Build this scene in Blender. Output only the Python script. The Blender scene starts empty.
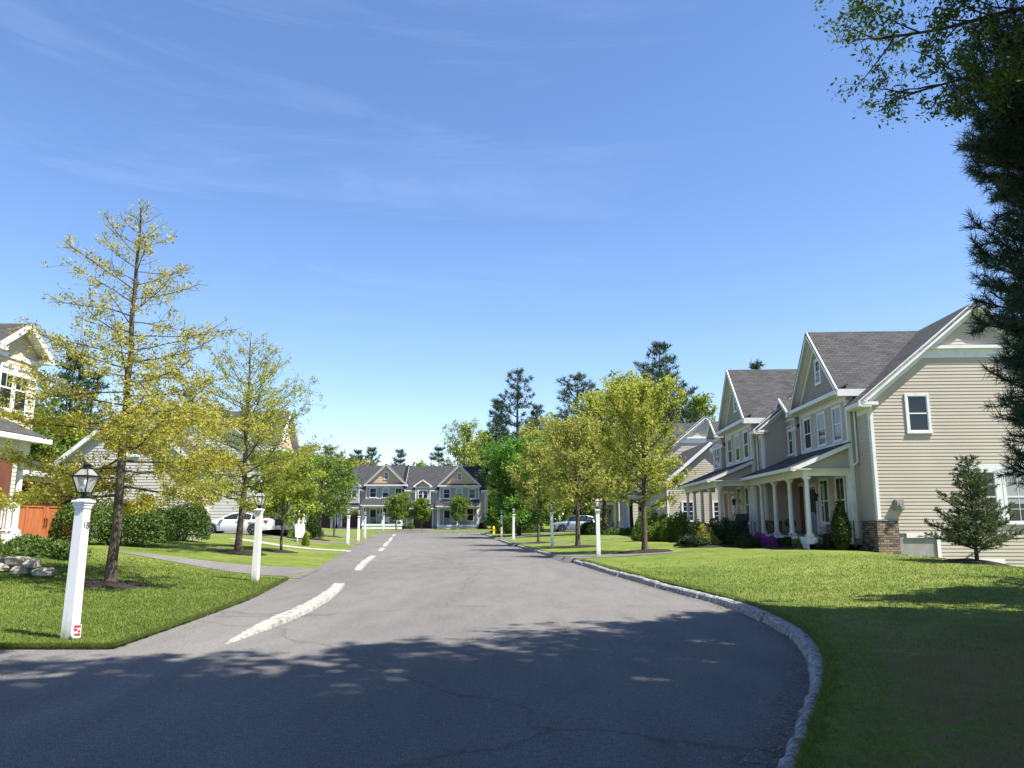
import bpy, math, random
import numpy as np
from mathutils import Vector, Matrix
PI = math.pi
rng = np.random.default_rng(7)
random.seed(7)
scene = bpy.context.scene
COL = scene.collection

# ------------------------------------------------------------------ camera
F_PX = 770.0
PITCH = math.atan(136 / F_PX)
CS, SN = math.cos(PITCH), math.sin(PITCH)
EYE = 1.6
cam_d = bpy.data.cameras.new('camera')
cam_d.sensor_width = 36.0
cam_d.lens = F_PX / 1024 * 36.0
cam_d.clip_end = 6000
cam_d.clip_start = 0.05
cam = bpy.data.objects.new('camera', cam_d)
cam.location = (0, 0, EYE)
cam.rotation_euler = (PI / 2 + PITCH, 0, 0)
COL.objects.link(cam)
scene.camera = cam

def ray(px, py):
    u = (px - 512) / F_PX; v = (384 - py) / F_PX
    return u, CS - v * SN, SN + v * CS

def P(px, py, z=0.0):
    x, y, w = ray(px, py)
    t = (z - EYE) / w
    return x * t, y * t

def at_depth(px, py, Y):
    x, y, w = ray(px, py)
    return Vector((x / y * Y, Y, EYE + w / y * Y))

# ------------------------------------------------------------------ ground shape
KERB_PX = [(782, 765), (794.5, 730), (807, 700), (811, 675), (803, 652.5), (785, 635), (762, 622), (737, 611.5),
           (712, 602.5), (662, 589.5), (612, 575), (572, 562.8), (534, 552), (510, 545), (497, 540), (487, 535.8)]
kp = sorted([P(a, b, 0.0)[::-1] for a, b in KERB_PX])
kY = [-30, 0.0, 2.5] + [p[0] for p in kp] + [100.0]
kX = [-12.0, -1.5, 0.35] + [p[1] for p in kp] + [-4.2]
EDGE_PX = [(112, 645), (180, 622), (250, 597), (285, 579), (315, 567), (343, 552), (352, 546), (375, 533.8)]
ep = sorted([P(a, b, 0.05)[::-1] for a, b in EDGE_PX])
eY = [p[0] for p in ep] + [100.0]
eX = [p[1] for p in ep] + [-15.5]
LY0 = eY[0]

def smooth(t):
    t = np.clip(t, 0, 1); return t * t * (3 - 2 * t)
def csp(x, xs, ys):
    return np.interp(x, xs, ys)
def _dense(xs, ys):
    # monotone resample softened so kerbs read as curves
    X = np.linspace(xs[0], xs[-1], 1400); Y = np.interp(X, xs, ys)
    k = np.array([np.interp(X, xs, ys) for _ in range(1)])[0]
    out = np.zeros_like(Y)
    for i, x in enumerate(X):
        w = 0.35 + 0.02 * max(0, x)
        s = np.linspace(-w, w, 9)
        out[i] = np.interp(x + s, xs, ys).mean()
    return X, out
kYd, kXd = _dense(kY, kX)
eYd, eXd = _dense(eY, eX)
def xk(Y): return np.interp(Y, kYd, kXd)
def xl(Y): return np.interp(Y, eYd, eXd)

def h_right(X, Y):
    d = X - xk(Y)
    h = 0.15 + 0.32 * smooth(d / 8.0) * smooth((Y - 8) / 18)
    h = h - np.clip(0.13 * (X - 13.0), 0, 0.95) * smooth((42 - Y) / 8)
    h = h + 0.02 * np.sin(X * 1.3 + Y * .4) * smooth(d / 3) * smooth((12 - Y) / 4 + 1)
    return h
def h_left(X, Y):
    d = xl(np.maximum(Y, LY0)) - X
    h = 0.035 + 0.67 * smooth(d / 9.5) * smooth((Y - LY0 + .5) / 7)
    return h
def ground(X, Y):
    if Y > 96: return 0.32
    if X > float(xk(Y)): return float(h_right(X, Y))
    if Y >= LY0 and X < float(xl(Y)): return float(h_left(X, Y))
    return 0.0
def G(px, py):
    z = 0.2
    for _ in range(30):
        x, y = P(px, py, z)
        z = .5 * z + .5 * ground(x, y)
    return Vector((x, y, z))

# ------------------------------------------------------------------ materials
def new_mat(name):
    m = bpy.data.materials.new(name); m.use_nodes = True
    nt = m.node_tree; b = nt.nodes['Principled BSDF']
    return m, nt, b
def N(nt, t, **kw):
    n = nt.nodes.new(t)
    for k, v in kw.items():
        if k in n.inputs: n.inputs[k].default_value = v
        else: setattr(n, k, v)
    return n
def ramp(nt, stops):
    r = nt.nodes.new('ShaderNodeValToRGB')
    while len(r.color_ramp.elements) > 1: r.color_ramp.elements.remove(r.color_ramp.elements[-1])
    for i, (p, c) in enumerate(stops):
        e = r.color_ramp.elements[0] if i == 0 else r.color_ramp.elements.new(p)
        e.position = p; e.color = (*c, 1)
    return r
def noise_col(name, stops, scale, rough=.9, detail=6, bump=0., bscale=None, coord='Object', spec=.3, bdist=.01, stretch=None):
    m, nt, b = new_mat(name); L = nt.links.new
    tc = N(nt, 'ShaderNodeTexCoord')
    src = tc.outputs[coord]
    if stretch:
        mp = N(nt, 'ShaderNodeMapping'); mp.inputs['Scale'].default_value = stretch
        L(src, mp.inputs['Vector']); src = mp.outputs[0]
    n = N(nt, 'ShaderNodeTexNoise', Scale=scale, Detail=detail); L(src, n.inputs['Vector'])
    r = ramp(nt, stops); L(n.outputs['Fac'], r.inputs['Fac']); L(r.outputs['Color'], b.inputs['Base Color'])
    b.inputs['Roughness'].default_value = rough
    b.inputs['Specular IOR Level'].default_value = spec
    if bump:
        n2 = N(nt, 'ShaderNodeTexNoise', Scale=bscale or scale * 4, Detail=4); L(src, n2.inputs['Vector'])
        bp = N(nt, 'ShaderNodeBump', Strength=bump, Distance=bdist); L(n2.outputs['Fac'], bp.inputs['Height']); L(bp.outputs[0], b.inputs['Normal'])
    return m
def g3(a, b=None, c=None):
    return (a, a if b is None else b, a if c is None else c)

M = {}
M['white'] = noise_col('white_paint', [(0.25, g3(.62, .62, .60)), (.45, g3(.74, .74, .73)), (.8, g3(.79, .79, .78))], 3.0, rough=.55, detail=8)
M['sidingR'] = noise_col('taupe_siding', [(.25, g3(.44, .385, .315)), (.75, g3(.515, .455, .375))], .6, rough=.6)
M['sidingL'] = noise_col('pale_grey_siding', [(.2, g3(.50, .48, .42)), (.8, g3(.55, .53, .47))], .9, rough=.6)
M['sidingW'] = noise_col('cream_white_siding', [(.2, g3(.52, .48, .40)), (.8, g3(.57, .53, .45))], .9, rough=.6)
M['sidingG'] = noise_col('grey_green_siding', [(.2, g3(.33, .33, .29)), (.8, g3(.37, .37, .33))], .9, rough=.6)
M['tan'] = noise_col('tan_shake', [(.2, g3(.55, .38, .24)), (.8, g3(.62, .44, .29))], 3, rough=.7)
M['taupe'] = noise_col('taupe_shake', [(.2, g3(.30, .265, .21)), (.8, g3(.34, .3, .24))], 3, rough=.7)
M['cream'] = noise_col('cream_shake', [(.2, g3(.56, .46, .31)), (.8, g3(.62, .51, .36))], 3, rough=.7)
M['black'] = noise_col('black_metal', [(0, g3(.012)), (1, g3(.02))], 5, rough=.4)
M['dark_cloth'] = noise_col('dark_wicker', [(0, g3(.015)), (1, g3(.035))], 40, rough=.8)
M['concrete'] = noise_col('concrete', [(.25, g3(.25, .24, .22)), (.75, g3(.35, .34, .31))], 3, bump=.3, bscale=60)
M['granite'] = noise_col('granite', [(.3, g3(.13, .13, .13)), (.5, g3(.26, .255, .25)), (.7, g3(.44, .43, .41))], 14, bump=.8, bscale=22, bdist=.02, coord='Object')
M['granite_w'] = noise_col('pale_granite', [(.3, g3(.17, .155, .13)), (.48, g3(.31, .29, .25)), (.7, g3(.43, .405, .355))], 9, bump=.6, bscale=22, bdist=.02)
M['mulch'] = noise_col('mulch', [(.3, g3(.006, .005, .004)), (.7, g3(.04, .03, .024))], 25, bump=1, bscale=40, bdist=.03)
M['stone'] = noise_col('field_stone', [(.3, g3(.2, .18, .15)), (.7, g3(.48, .44, .37))], 3.5, bump=.7, bscale=14, bdist=.02)
M['bark'] = noise_col('bark', [(.3, g3(.05, .04, .03)), (.7, g3(.15, .12, .09))], 8, bump=1, bscale=20, bdist=.02, stretch=(4, 4, 1))
M['bark_d'] = noise_col('dark_bark', [(.3, g3(.03, .025, .02)), (.7, g3(.08, .065, .05))], 8, bump=1, bscale=20, bdist=.02, stretch=(4, 4, 1))
M['wood_orange'] = noise_col('stained_wood', [(.3, g3(.33, .10, .04)), (.7, g3(.46, .16, .065))], 2, rough=.45, stretch=(6, 6, 1))
M['wood_brown'] = noise_col('dark_brown_door', [(.3, g3(.035, .018, .014)), (.7, g3(.06, .03, .022))], 2, rough=.5)
M['door_blue'] = noise_col('slate_door', [(.3, g3(.2, .25, .28)), (.7, g3(.24, .29, .32))], 2, rough=.4)
M['brown_door'] = noise_col('red_brown_door', [(.3, g3(.12, .045, .03)), (.7, g3(.17, .07, .045))], 2, rough=.4)
M['rubber'] = noise_col('rubber', [(0, g3(.012)), (1, g3(.02))], 5, rough=.8)
M['yellow'] = noise_col('hydrant_yellow', [(0, g3(.7, .5, .03)), (1, g3(.78, .58, .05))], 5, rough=.45)
M['red'] = noise_col('red_print', [(0, g3(.55, .03, .04)), (1, g3(.6, .05, .06))], 5, rough=.5)
M['pot'] = noise_col('clay_pot', [(0, g3(.1, .06, .05)), (1, g3(.16, .1, .08))], 5, rough=.7)
M['ink'] = noise_col('dark_numerals', [(0, g3(.05)), (1, g3(.08))], 5, rough=.5)
M['bulb'] = noise_col('frosted_bulb', [(0, g3(.8)), (1, g3(.85))], 5, rough=.3)

m, nt, b = new_mat('weathered_post_paint'); L = nt.links.new
tc = N(nt, 'ShaderNodeTexCoord'); sp = N(nt, 'ShaderNodeSeparateXYZ'); L(tc.outputs['Object'], sp.inputs[0])
n1 = N(nt, 'ShaderNodeTexNoise', Scale=14, Detail=8, Roughness=.7); mp = N(nt, 'ShaderNodeMapping'); mp.inputs['Scale'].default_value = (1, 1, .25); L(tc.outputs['Object'], mp.inputs[0]); L(mp.outputs[0], n1.inputs['Vector'])
ma = N(nt, 'ShaderNodeMath', operation='MULTIPLY_ADD'); ma.inputs[1].default_value = .55; L(n1.outputs['Fac'], ma.inputs[0]); L(sp.outputs['Z'], ma.inputs[2])
r = ramp(nt, [(.26, g3(.30, .27, .2)), (.42, g3(.6, .59, .55)), (.6, g3(.77, .77, .76))]); L(ma.outputs[0], r.inputs['Fac'])
r2 = ramp(nt, [(.32, g3(.86, .85, .82)), (.45, g3(1))]); L(n1.outputs['Fac'], r2.inputs['Fac'])
x = N(nt, 'ShaderNodeMixRGB', blend_type='MULTIPLY', Fac=1); L(r.outputs[0], x.inputs[1]); L(r2.outputs[0], x.inputs[2]); L(x.outputs[0], b.inputs['Base Color']); b.inputs['Roughness'].default_value = .6
M['post'] = m
def car_paint(name, c):
    m, nt, b = new_mat(name)
    b.inputs['Base Color'].default_value = (*c, 1); b.inputs['Roughness'].default_value = .25
    b.inputs['Coat Weight'].default_value = .6; b.inputs['Coat Roughness'].default_value = .05
    return m
M['car_white'] = car_paint('white_car_paint', (.72, .73, .74))
M['car_blue'] = car_paint('silver_blue_paint', (.25, .33, .42)); M['car_blue'].node_tree.nodes['Principled BSDF'].inputs['Metallic'].default_value = .4
m, nt, b = new_mat('alloy'); b.inputs['Base Color'].default_value = (.5, .5, .52, 1); b.inputs['Metallic'].default_value = .9; b.inputs['Roughness'].default_value = .35; M['alloy'] = m
m, nt, b = new_mat('tail_red'); b.inputs['Base Color'].default_value = (.45, .02, .02, 1); b.inputs['Roughness'].default_value = .15; M['tail'] = m
m, nt, b = new_mat('window_glass'); b.inputs['Base Color'].default_value = (.018, .022, .026, 1); b.inputs['Roughness'].default_value = .06; b.inputs['IOR'].default_value = 1.5
M['glass'] = m
tcn = N(nt, 'ShaderNodeTexCoord'); nn = N(nt, 'ShaderNodeTexNoise', Scale=.8, Detail=1); bb = N(nt, 'ShaderNodeBump', Strength=.12, Distance=.05)
nt.links.new(tcn.outputs['Object'], nn.inputs['Vector']); nt.links.new(nn.outputs['Fac'], bb.inputs['Height']); nt.links.new(bb.outputs[0], b.inputs['Normal'])
m, nt, b = new_mat('lantern_glass'); b.inputs['Base Color'].default_value = (.9, .93, .95, 1); b.inputs['Roughness'].default_value = .12
b.inputs['Transmission Weight'].default_value = .0; b.inputs['Alpha'].default_value = .25; M['clear'] = m
m, nt, b = new_mat('curtain'); b.inputs['Base Color'].default_value = (.35, .36, .36, 1); b.inputs['Roughness'].default_value = .3; M['blind'] = m

# asphalt: aged grey, fine aggregate, faint seams and lighter wheel tracks
m, nt, b = new_mat('asphalt'); L = nt.links.new
tc = N(nt, 'ShaderNodeTexCoord')
n1 = N(nt, 'ShaderNodeTexNoise', Scale=.22, Detail=5); n2 = N(nt, 'ShaderNodeTexNoise', Scale=90, Detail=3); n3 = N(nt, 'ShaderNodeTexNoise', Scale=2.2, Detail=6)
mp = N(nt, 'ShaderNodeMapping'); mp.inputs['Scale'].default_value = (1.0, .28, 1); L(tc.outputs['Object'], mp.inputs['Vector'])
for n in (n1, n3): L(mp.outputs[0], n.inputs['Vector'])
L(tc.outputs['Object'], n2.inputs['Vector'])
r1 = ramp(nt, [(.3, g3(.115, .111, .105)), (.7, g3(.162, .156, .146))]); L(n1.outputs['Fac'], r1.inputs['Fac'])
r2 = ramp(nt, [(.3, g3(.45)), (.5, g3(.95)), (.68, g3(1.75))]); L(n2.outputs['Fac'], r2.inputs['Fac'])
r3 = ramp(nt, [(.3, g3(.86)), (.5, g3(.97)), (.7, g3(1.06))]); L(n3.outputs['Fac'], r3.inputs['Fac'])
mx = N(nt, 'ShaderNodeMixRGB', blend_type='MULTIPLY', Fac=1); L(r1.outputs[0], mx.inputs[1]); L(r2.outputs[0], mx.inputs[2])
mx2 = N(nt, 'ShaderNodeMixRGB', blend_type='MULTIPLY', Fac=1); L(mx.outputs[0], mx2.inputs[1]); L(r3.outputs[0], mx2.inputs[2])
# hairline cracks
wv = N(nt, 'ShaderNodeTexVoronoi', Scale=.11, feature='DISTANCE_TO_EDGE')
nd = N(nt, 'ShaderNodeTexNoise', Scale=1.2, Detail=6); L(tc.outputs['Object'], nd.inputs['Vector'])
va = N(nt, 'ShaderNodeVectorMath', operation='MULTIPLY_ADD'); va.inputs[1].default_value = (1.2, 1.2, 0); L(nd.outputs['Color'], va.inputs[0]); L(tc.outputs['Object'], va.inputs[2])
L(va.outputs[0], wv.inputs['Vector'])
r4 = ramp(nt, [(0, g3(.6)), (.003, g3(.85)), (.006, g3(1))]); L(wv.outputs['Distance'], r4.inputs['Fac'])
mx3 = N(nt, 'ShaderNodeMixRGB', blend_type='MULTIPLY', Fac=.7); L(mx2.outputs[0], mx3.inputs[1]); L(r4.outputs[0], mx3.inputs[2])
n5 = N(nt, 'ShaderNodeTexNoise', Scale=16, Detail=8, Roughness=.8); L(tc.outputs['Object'], n5.inputs['Vector'])
r5 = ramp(nt, [(.32, g3(.72)), (.5, g3(1)), (.66, g3(1.28))]); L(n5.outputs['Fac'], r5.inputs['Fac'])
mx4 = N(nt, 'ShaderNodeMixRGB', blend_type='MULTIPLY', Fac=1); L(mx3.outputs[0], mx4.inputs[1]); L(r5.outputs[0], mx4.inputs[2])
L(mx4.outputs[0], b.inputs['Base Color']); b.inputs['Roughness'].default_value = .92; b.inputs['Specular IOR Level'].default_value = .15
bp = N(nt, 'ShaderNodeBump', Strength=.5, Distance=.006); L(n2.outputs['Fac'], bp.inputs['Height']); L(bp.outputs[0], b.inputs['Normal'])
M['asphalt'] = m

# lawn
def lawn_mat(name, dark=1.0, bare=True):
    m, nt, b = new_mat(name); L = nt.links.new
    tc = N(nt, 'ShaderNodeTexCoord')
    a = N(nt, 'ShaderNodeTexNoise', Scale=.35, Detail=6, Roughness=.6); c = N(nt, 'ShaderNodeTexNoise', Scale=14, Detail=6, Roughness=.7); d = N(nt, 'ShaderNodeTexNoise', Scale=2.4, Detail=5)
    for n in (a, c, d): L(tc.outputs['Object'], n.inputs['Vector'])
    ra = ramp(nt, [(.28, g3(.08 * dark, .122 * dark, .02)), (.5, g3(.122 * dark, .168 * dark, .03)), (.72, g3(.185 * dark, .205 * dark, .052))]); L(a.outputs['Fac'], ra.inputs['Fac'])
    rc = ramp(nt, [(.3, g3(.62)), (.5, g3(1.0)), (.7, g3(1.35, 1.3, 1.15))]); L(c.outputs['Fac'], rc.inputs['Fac'])
    rd = ramp(nt, [(.3, g3(.75)), (.7, g3(1.2, 1.15, 1.1))]); L(d.outputs['Fac'], rd.inputs['Fac'])
    x = N(nt, 'ShaderNodeMixRGB', blend_type='MULTIPLY', Fac=1); L(ra.outputs[0], x.inputs[1]); L(rc.outputs[0], x.inputs[2])
    x2 = N(nt, 'ShaderNodeMixRGB', blend_type='MULTIPLY', Fac=1); L(x.outputs[0], x2.inputs[1]); L(rd.outputs[0], x2.inputs[2])
    out = x2.outputs[0]
    if bare:
        at = N(nt, 'ShaderNodeAttribute', attribute_name='bare')
        e = N(nt, 'ShaderNodeTexNoise', Scale=1.6, Detail=7, Roughness=.7); L(tc.outputs['Object'], e.inputs['Vector'])
        re = ramp(nt, [(.40, g3(0)), (.50, g3(1))]); L(e.outputs['Fac'], re.inputs['Fac'])
        mu = N(nt, 'ShaderNodeMath', operation='MULTIPLY'); L(re.outputs[0], mu.inputs[0]); L(at.outputs['Fac'], mu.inputs[1])
        x3 = N(nt, 'ShaderNodeMixRGB', blend_type='MIX'); L(mu.outputs[0], x3.inputs[0]); L(out, x3.inputs[1]); x3.inputs[2].default_value = (.17, .115, .05, 1)
        out = x3.outputs[0]
    L(out, b.inputs['Base Color']); b.inputs['Roughness'].default_value = .9; b.inputs['Specular IOR Level'].default_value = .15
    bp = N(nt, 'ShaderNodeBump', Strength=.9, Distance=.04); L(c.outputs['Fac'], bp.inputs['Height']); L(bp.outputs[0], b.inputs['Normal'])
    return m
M['lawn'] = lawn_mat('lawn_grass')
M['meadow'] = lawn_mat('far_grass', .9, False)

# shingles from UV in metres
def shingle(name, c1, c2, mort, w=.32, h=.14, bumpd=.012, rough=.95):
    m, nt, b = new_mat(name); L = nt.links.new
    tc = N(nt, 'ShaderNodeTexCoord')
    br = N(nt, 'ShaderNodeTexBrick', Scale=1.0); br.offset = .5
    br.inputs['Mortar Size'].default_value = .008; br.inputs['Brick Width'].default_value = w; br.inputs['Row Height'].default_value = h
    br.inputs['Color1'].default_value = (*c1, 1); br.inputs['Color2'].default_value = (*c2, 1); br.inputs['Mortar'].default_value = (*mort, 1)
    br.inputs['Mortar Smooth'].default_value = .3
    L(tc.outputs['UV'], br.inputs['Vector'])
    n = N(nt, 'ShaderNodeTexNoise', Scale=1.1, Detail=6); L(tc.outputs['UV'], n.inputs['Vector'])
    r = ramp(nt, [(.3, g3(.88)), (.7, g3(1.1))]); L(n.outputs['Fac'], r.inputs['Fac'])
    x = N(nt, 'ShaderNodeMixRGB', blend_type='MULTIPLY', Fac=1); L(br.outputs['Color'], x.inputs[1]); L(r.outputs[0], x.inputs[2])
    L(x.outputs[0], b.inputs['Base Color']); b.inputs['Roughness'].default_value = rough; b.inputs['Specular IOR Level'].default_value = .2
    bp = N(nt, 'ShaderNodeBump', Strength=.8, Distance=bumpd); L(br.outputs['Fac'], bp.inputs['Height']); bp.invert = True; L(bp.outputs[0], b.inputs['Normal'])
    return m
M['roof'] = shingle('asphalt_shingle', g3(.078, .078, .078), g3(.05, .05, .051), g3(.022))
M['roofF'] = shingle('far_shingle', g3(.06, .06, .066), g3(.04, .04, .045), g3(.02))
M['veneer'] = shingle('stone_veneer', g3(.38, .27, .20), g3(.10, .085, .08), g3(.03), w=.23, h=.085, bumpd=.04)
M['boards'] = shingle('board_siding', g3(.5, .45, .35), g3(.47, .42, .33), g3(.12), w=30, h=.13, bumpd=.02)

def leaf_mat(name, cols, trans=.45, rough=.55):
    m = bpy.data.materials.new(name); m.use_nodes = True; nt = m.node_tree; L = nt.links.new
    b = nt.nodes['Principled BSDF']; out = nt.nodes['Material Output']
    at = N(nt, 'ShaderNodeAttribute', attribute_name='rnd')
    st = [(i / (len(cols) - 1), c) for i, c in enumerate(cols)]
    r = ramp(nt, st); L(at.outputs['Fac'], r.inputs['Fac'])
    L(r.outputs[0], b.inputs['Base Color']); b.inputs['Roughness'].default_value = rough; b.inputs['Specular IOR Level'].default_value = .3
    if trans:
        t = N(nt, 'ShaderNodeBsdfTranslucent'); L(r.outputs[0], t.inputs['Color'])
        mix = N(nt, 'ShaderNodeMixShader'); mix.inputs[0].default_value = trans
        L(b.outputs[0], mix.inputs[1]); L(t.outputs[0], mix.inputs[2]); L(mix.outputs[0], out.inputs['Surface'])
    return m
M['lf_yellow'] = leaf_mat('young_oak_leaf', [g3(.24, .25, .035), g3(.42, .40, .055), g3(.56, .50, .10)], .52)
M['lf_yellow2'] = leaf_mat('young_oak_leaf_green', [g3(.20, .25, .035), g3(.36, .40, .055), g3(.54, .52, .10)], .52)
M['lf_lime'] = leaf_mat('lime_leaf', [g3(.13, .21, .03), g3(.26, .34, .04), g3(.42, .44, .07)])
M['lf_bronze'] = leaf_mat('bronze_green_leaf', [g3(.18, .22, .04), g3(.32, .35, .06), g3(.44, .38, .10)])
M['lf_green'] = leaf_mat('maple_leaf', [g3(.05, .13, .012), g3(.10, .24, .025), g3(.18, .34, .04)])
M['lf_mid'] = leaf_mat('mid_green_leaf', [g3(.07, .14, .02), g3(.15, .24, .035), g3(.28, .34, .06)])
M['lf_hedge'] = leaf_mat('hedge_leaf', [g3(.04, .085, .018), g3(.085, .15, .03), g3(.16, .22, .05)], .35)
M['lf_yew'] = leaf_mat('evergreen_leaf', [g3(.01, .025, .01), g3(.03, .06, .015), g3(.06, .085, .02)], .15)
M['lf_arb'] = leaf_mat('arborvitae_leaf', [g3(.015, .03, .006), g3(.05, .075, .012), g3(.11, .12, .025)], .15)
M['lf_pine'] = leaf_mat('pine_needle', [g3(.022, .05, .026), g3(.05, .095, .045), g3(.09, .15, .07)], .22)
M['lf_pine2'] = leaf_mat('far_pine_needle', [g3(.03, .055, .03), g3(.055, .095, .045), g3(.10, .15, .065)], .12)
M['lf_spruce'] = leaf_mat('spruce_needle', [g3(.035, .065, .03), g3(.08, .12, .04), g3(.17, .21, .06)], .15)
M['lf_oak'] = leaf_mat('oak_leaf', [g3(.05, .10, .02), g3(.10, .18, .035), g3(.18, .26, .05)], .5)
M['lf_red'] = leaf_mat('barberry_leaf', [g3(.03, .008, .01), g3(.08, .02, .02), g3(.14, .05, .03)], .2)
M['lf_pink'] = leaf_mat('azalea_flower', [g3(.25, .03, .22), g3(.42, .08, .38), g3(.1, .12, .03)], .3)
M['lf_gold'] = leaf_mat('golden_shrub_leaf', [g3(.2, .2, .02), g3(.4, .36, .03), g3(.5, .45, .06)], .3)
M['blade'] = leaf_mat('grass_blade', [g3(.08, .13, .018), g3(.125, .18, .028), g3(.20, .225, .06)], .35)

# ------------------------------------------------------------------ object helpers
def tag(o, label=None, cat=None, group=None, kind=None):
    if label: o['label'] = label
    if cat: o['category'] = cat
    if group: o['group'] = group
    if kind: o['kind'] = kind
    return o
def empty(name, loc=(0, 0, 0), rz=0.0):
    o = bpy.data.objects.new(name, None); o.empty_display_size = .3
    o.location = loc; o.rotation_euler = (0, 0, rz); COL.objects.link(o); return o

def auto_uv(me, nv, V, F):
    uv = me.uv_layers.new(name='UVMap')
    data = np.zeros((len(me.loops), 2), np.float32); k = 0
    for f in F:
        p = [V[i] for i in f]
        a = np.subtract(p[1], p[0]); c = np.subtract(p[-1], p[0]); n = np.cross(a, c); l = np.linalg.norm(n)
        n = n / l if l > 1e-12 else np.array((0, 0, 1.))
        if abs(n[2]) > .999: s = np.array((1., 0, 0)); t = np.array((0, 1., 0))
        else:
            t = np.array((0, 0, 1.)) - n * n[2]; t /= np.linalg.norm(t); s = np.cross(t, n)
        for q in p:
            data[k] = (np.dot(q, s), np.dot(q, t)); k += 1
    uv.data.foreach_set('uv', data.ravel())

class MB:
    def __init__(self): self.v = []; self.f = []
    def add(self, vs, fs):
        k = len(self.v); self.v += [tuple(map(float, p)) for p in vs]; self.f += [tuple(i + k for i in f) for f in fs]; return self
    def box(self, x0, x1, y0, y1, z0, z1):
        x0, x1 = min(x0, x1), max(x0, x1); y0, y1 = min(y0, y1), max(y0, y1); z0, z1 = min(z0, z1), max(z0, z1)
        v = [(x0, y0, z0), (x1, y0, z0), (x1, y1, z0), (x0, y1, z0), (x0, y0, z1), (x1, y0, z1), (x1, y1, z1), (x0, y1, z1)]
        return self.add(v, [(0, 3, 2, 1), (4, 5, 6, 7), (0, 1, 5, 4), (1, 2, 6, 5), (2, 3, 7, 6), (3, 0, 4, 7)])
    def bbox(self, B, s0, s1, t0, t1, z0, z1):      # box in a wall basis
        o, d, n = B
        pts = []
        for z in (z0, z1):
            for (s, t) in ((s0, t0), (s1, t0), (s1, t1), (s0, t1)):
                pts.append((o[0] + d[0] * s + n[0] * t, o[1] + d[1] * s + n[1] * t, o[2] + z))
        return self.add(pts, [(0, 3, 2, 1), (4, 5, 6, 7), (0, 1, 5, 4), (1, 2, 6, 5), (2, 3, 7, 6), (3, 0, 4, 7)])
    def beam(self, a, b, w, h, up=(0, 0, 1)):
        a = Vector(a); b = Vector(b); d = (b - a).normalized(); s = d.cross(Vector(up)).normalized(); u = s.cross(d).normalized()
        v = []
        for p in (a, b):
            for (i, j) in ((-1, -1), (1, -1), (1, 1), (-1, 1)): v.append(p + s * (w / 2 * i) + u * (h / 2 * j))
        return self.add(v, [(0, 1, 2, 3), (7, 6, 5, 4), (0, 4, 5, 1), (1, 5, 6, 2), (2, 6, 7, 3), (3, 7, 4, 0)])
    def slab(self, q, th):
        q = [Vector(p) for p in q]; n = (q[1] - q[0]).cross(q[2] - q[0]).normalized()
        if n.z < 0: q = q[::-1]; n = -n
        lo = [p - n * th for p in q]; m = len(q)
        f = [tuple(range(m)), tuple(range(2 * m - 1, m - 1, -1))]
        for i in range(m):
            j = (i + 1) % m; f.append((i, i + m, j + m, j))
        return self.add(q + lo, f)
    def prism(self, poly, a, b):                    # poly: list of (x,z), extruded along y a..b
        m = len(poly); v = [(x, a, z) for x, z in poly] + [(x, b, z) for x, z in poly]
        f = [tuple(range(m)), tuple(range(2 * m - 1, m - 1, -1))]
        for i in range(m):
            j = (i + 1) % m; f.append((i, i + m, j + m, j))
        return self.add(v, f)
    def cyl(self, a, b, r0, r1, n=12, cap=True):
        a = Vector(a); b = Vector(b); d = (b - a).normalized()
        s = d.orthogonal().normalized(); t = d.cross(s); v = []
        for p, r in ((a, r0), (b, r1)):
            for i in range(n):
                an = 2 * PI * i / n; v.append(p + s * (math.cos(an) * r) + t * (math.sin(an) * r))
        f = [(i, (i + 1) % n, n + (i + 1) % n, n + i) for i in range(n)]
        if cap: f += [tuple(range(n - 1, -1, -1)), tuple(range(n, 2 * n))]
        return self.add(v, f)
    def lathe(self, prof, c=(0, 0, 0), n=16):
        v = []; f = []
        for r, z in prof:
            for i in range(n):
                an = 2 * PI * i / n; v.append((c[0] + math.cos(an) * r, c[1] + math.sin(an) * r, c[2] + z))
        for k in range(len(prof) - 1):
            for i in range(n):
                f.append((k * n + i, k * n + (i + 1) % n, (k + 1) * n + (i + 1) % n, (k + 1) * n + i))
        f.append(tuple(range(n - 1, -1, -1))); f.append(tuple((len(prof) - 1) * n + i for i in range(n)))
        return self.add(v, f)
    def build(self, name, mat, parent=None, label=None, smooth_=False, bevel=0):
        me = bpy.data.meshes.new(name); me.from_pydata(self.v, [], self.f); me.validate(); me.update()
        if len(me.polygons) == len(self.f): auto_uv(me, None, self.v, self.f)
        me.materials.append(mat if not isinstance(mat, str) else M[mat])
        if smooth_: me.polygons.foreach_set('use_smooth', [True] * len(me.polygons))
        o = bpy.data.objects.new(name, me); COL.objects.link(o)
        if parent: o.parent = parent
        if label: o['label'] = label
        if bevel:
            bm = o.modifiers.new('bevel', 'BEVEL'); bm.width = bevel; bm.segments = 2
        return o

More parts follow.
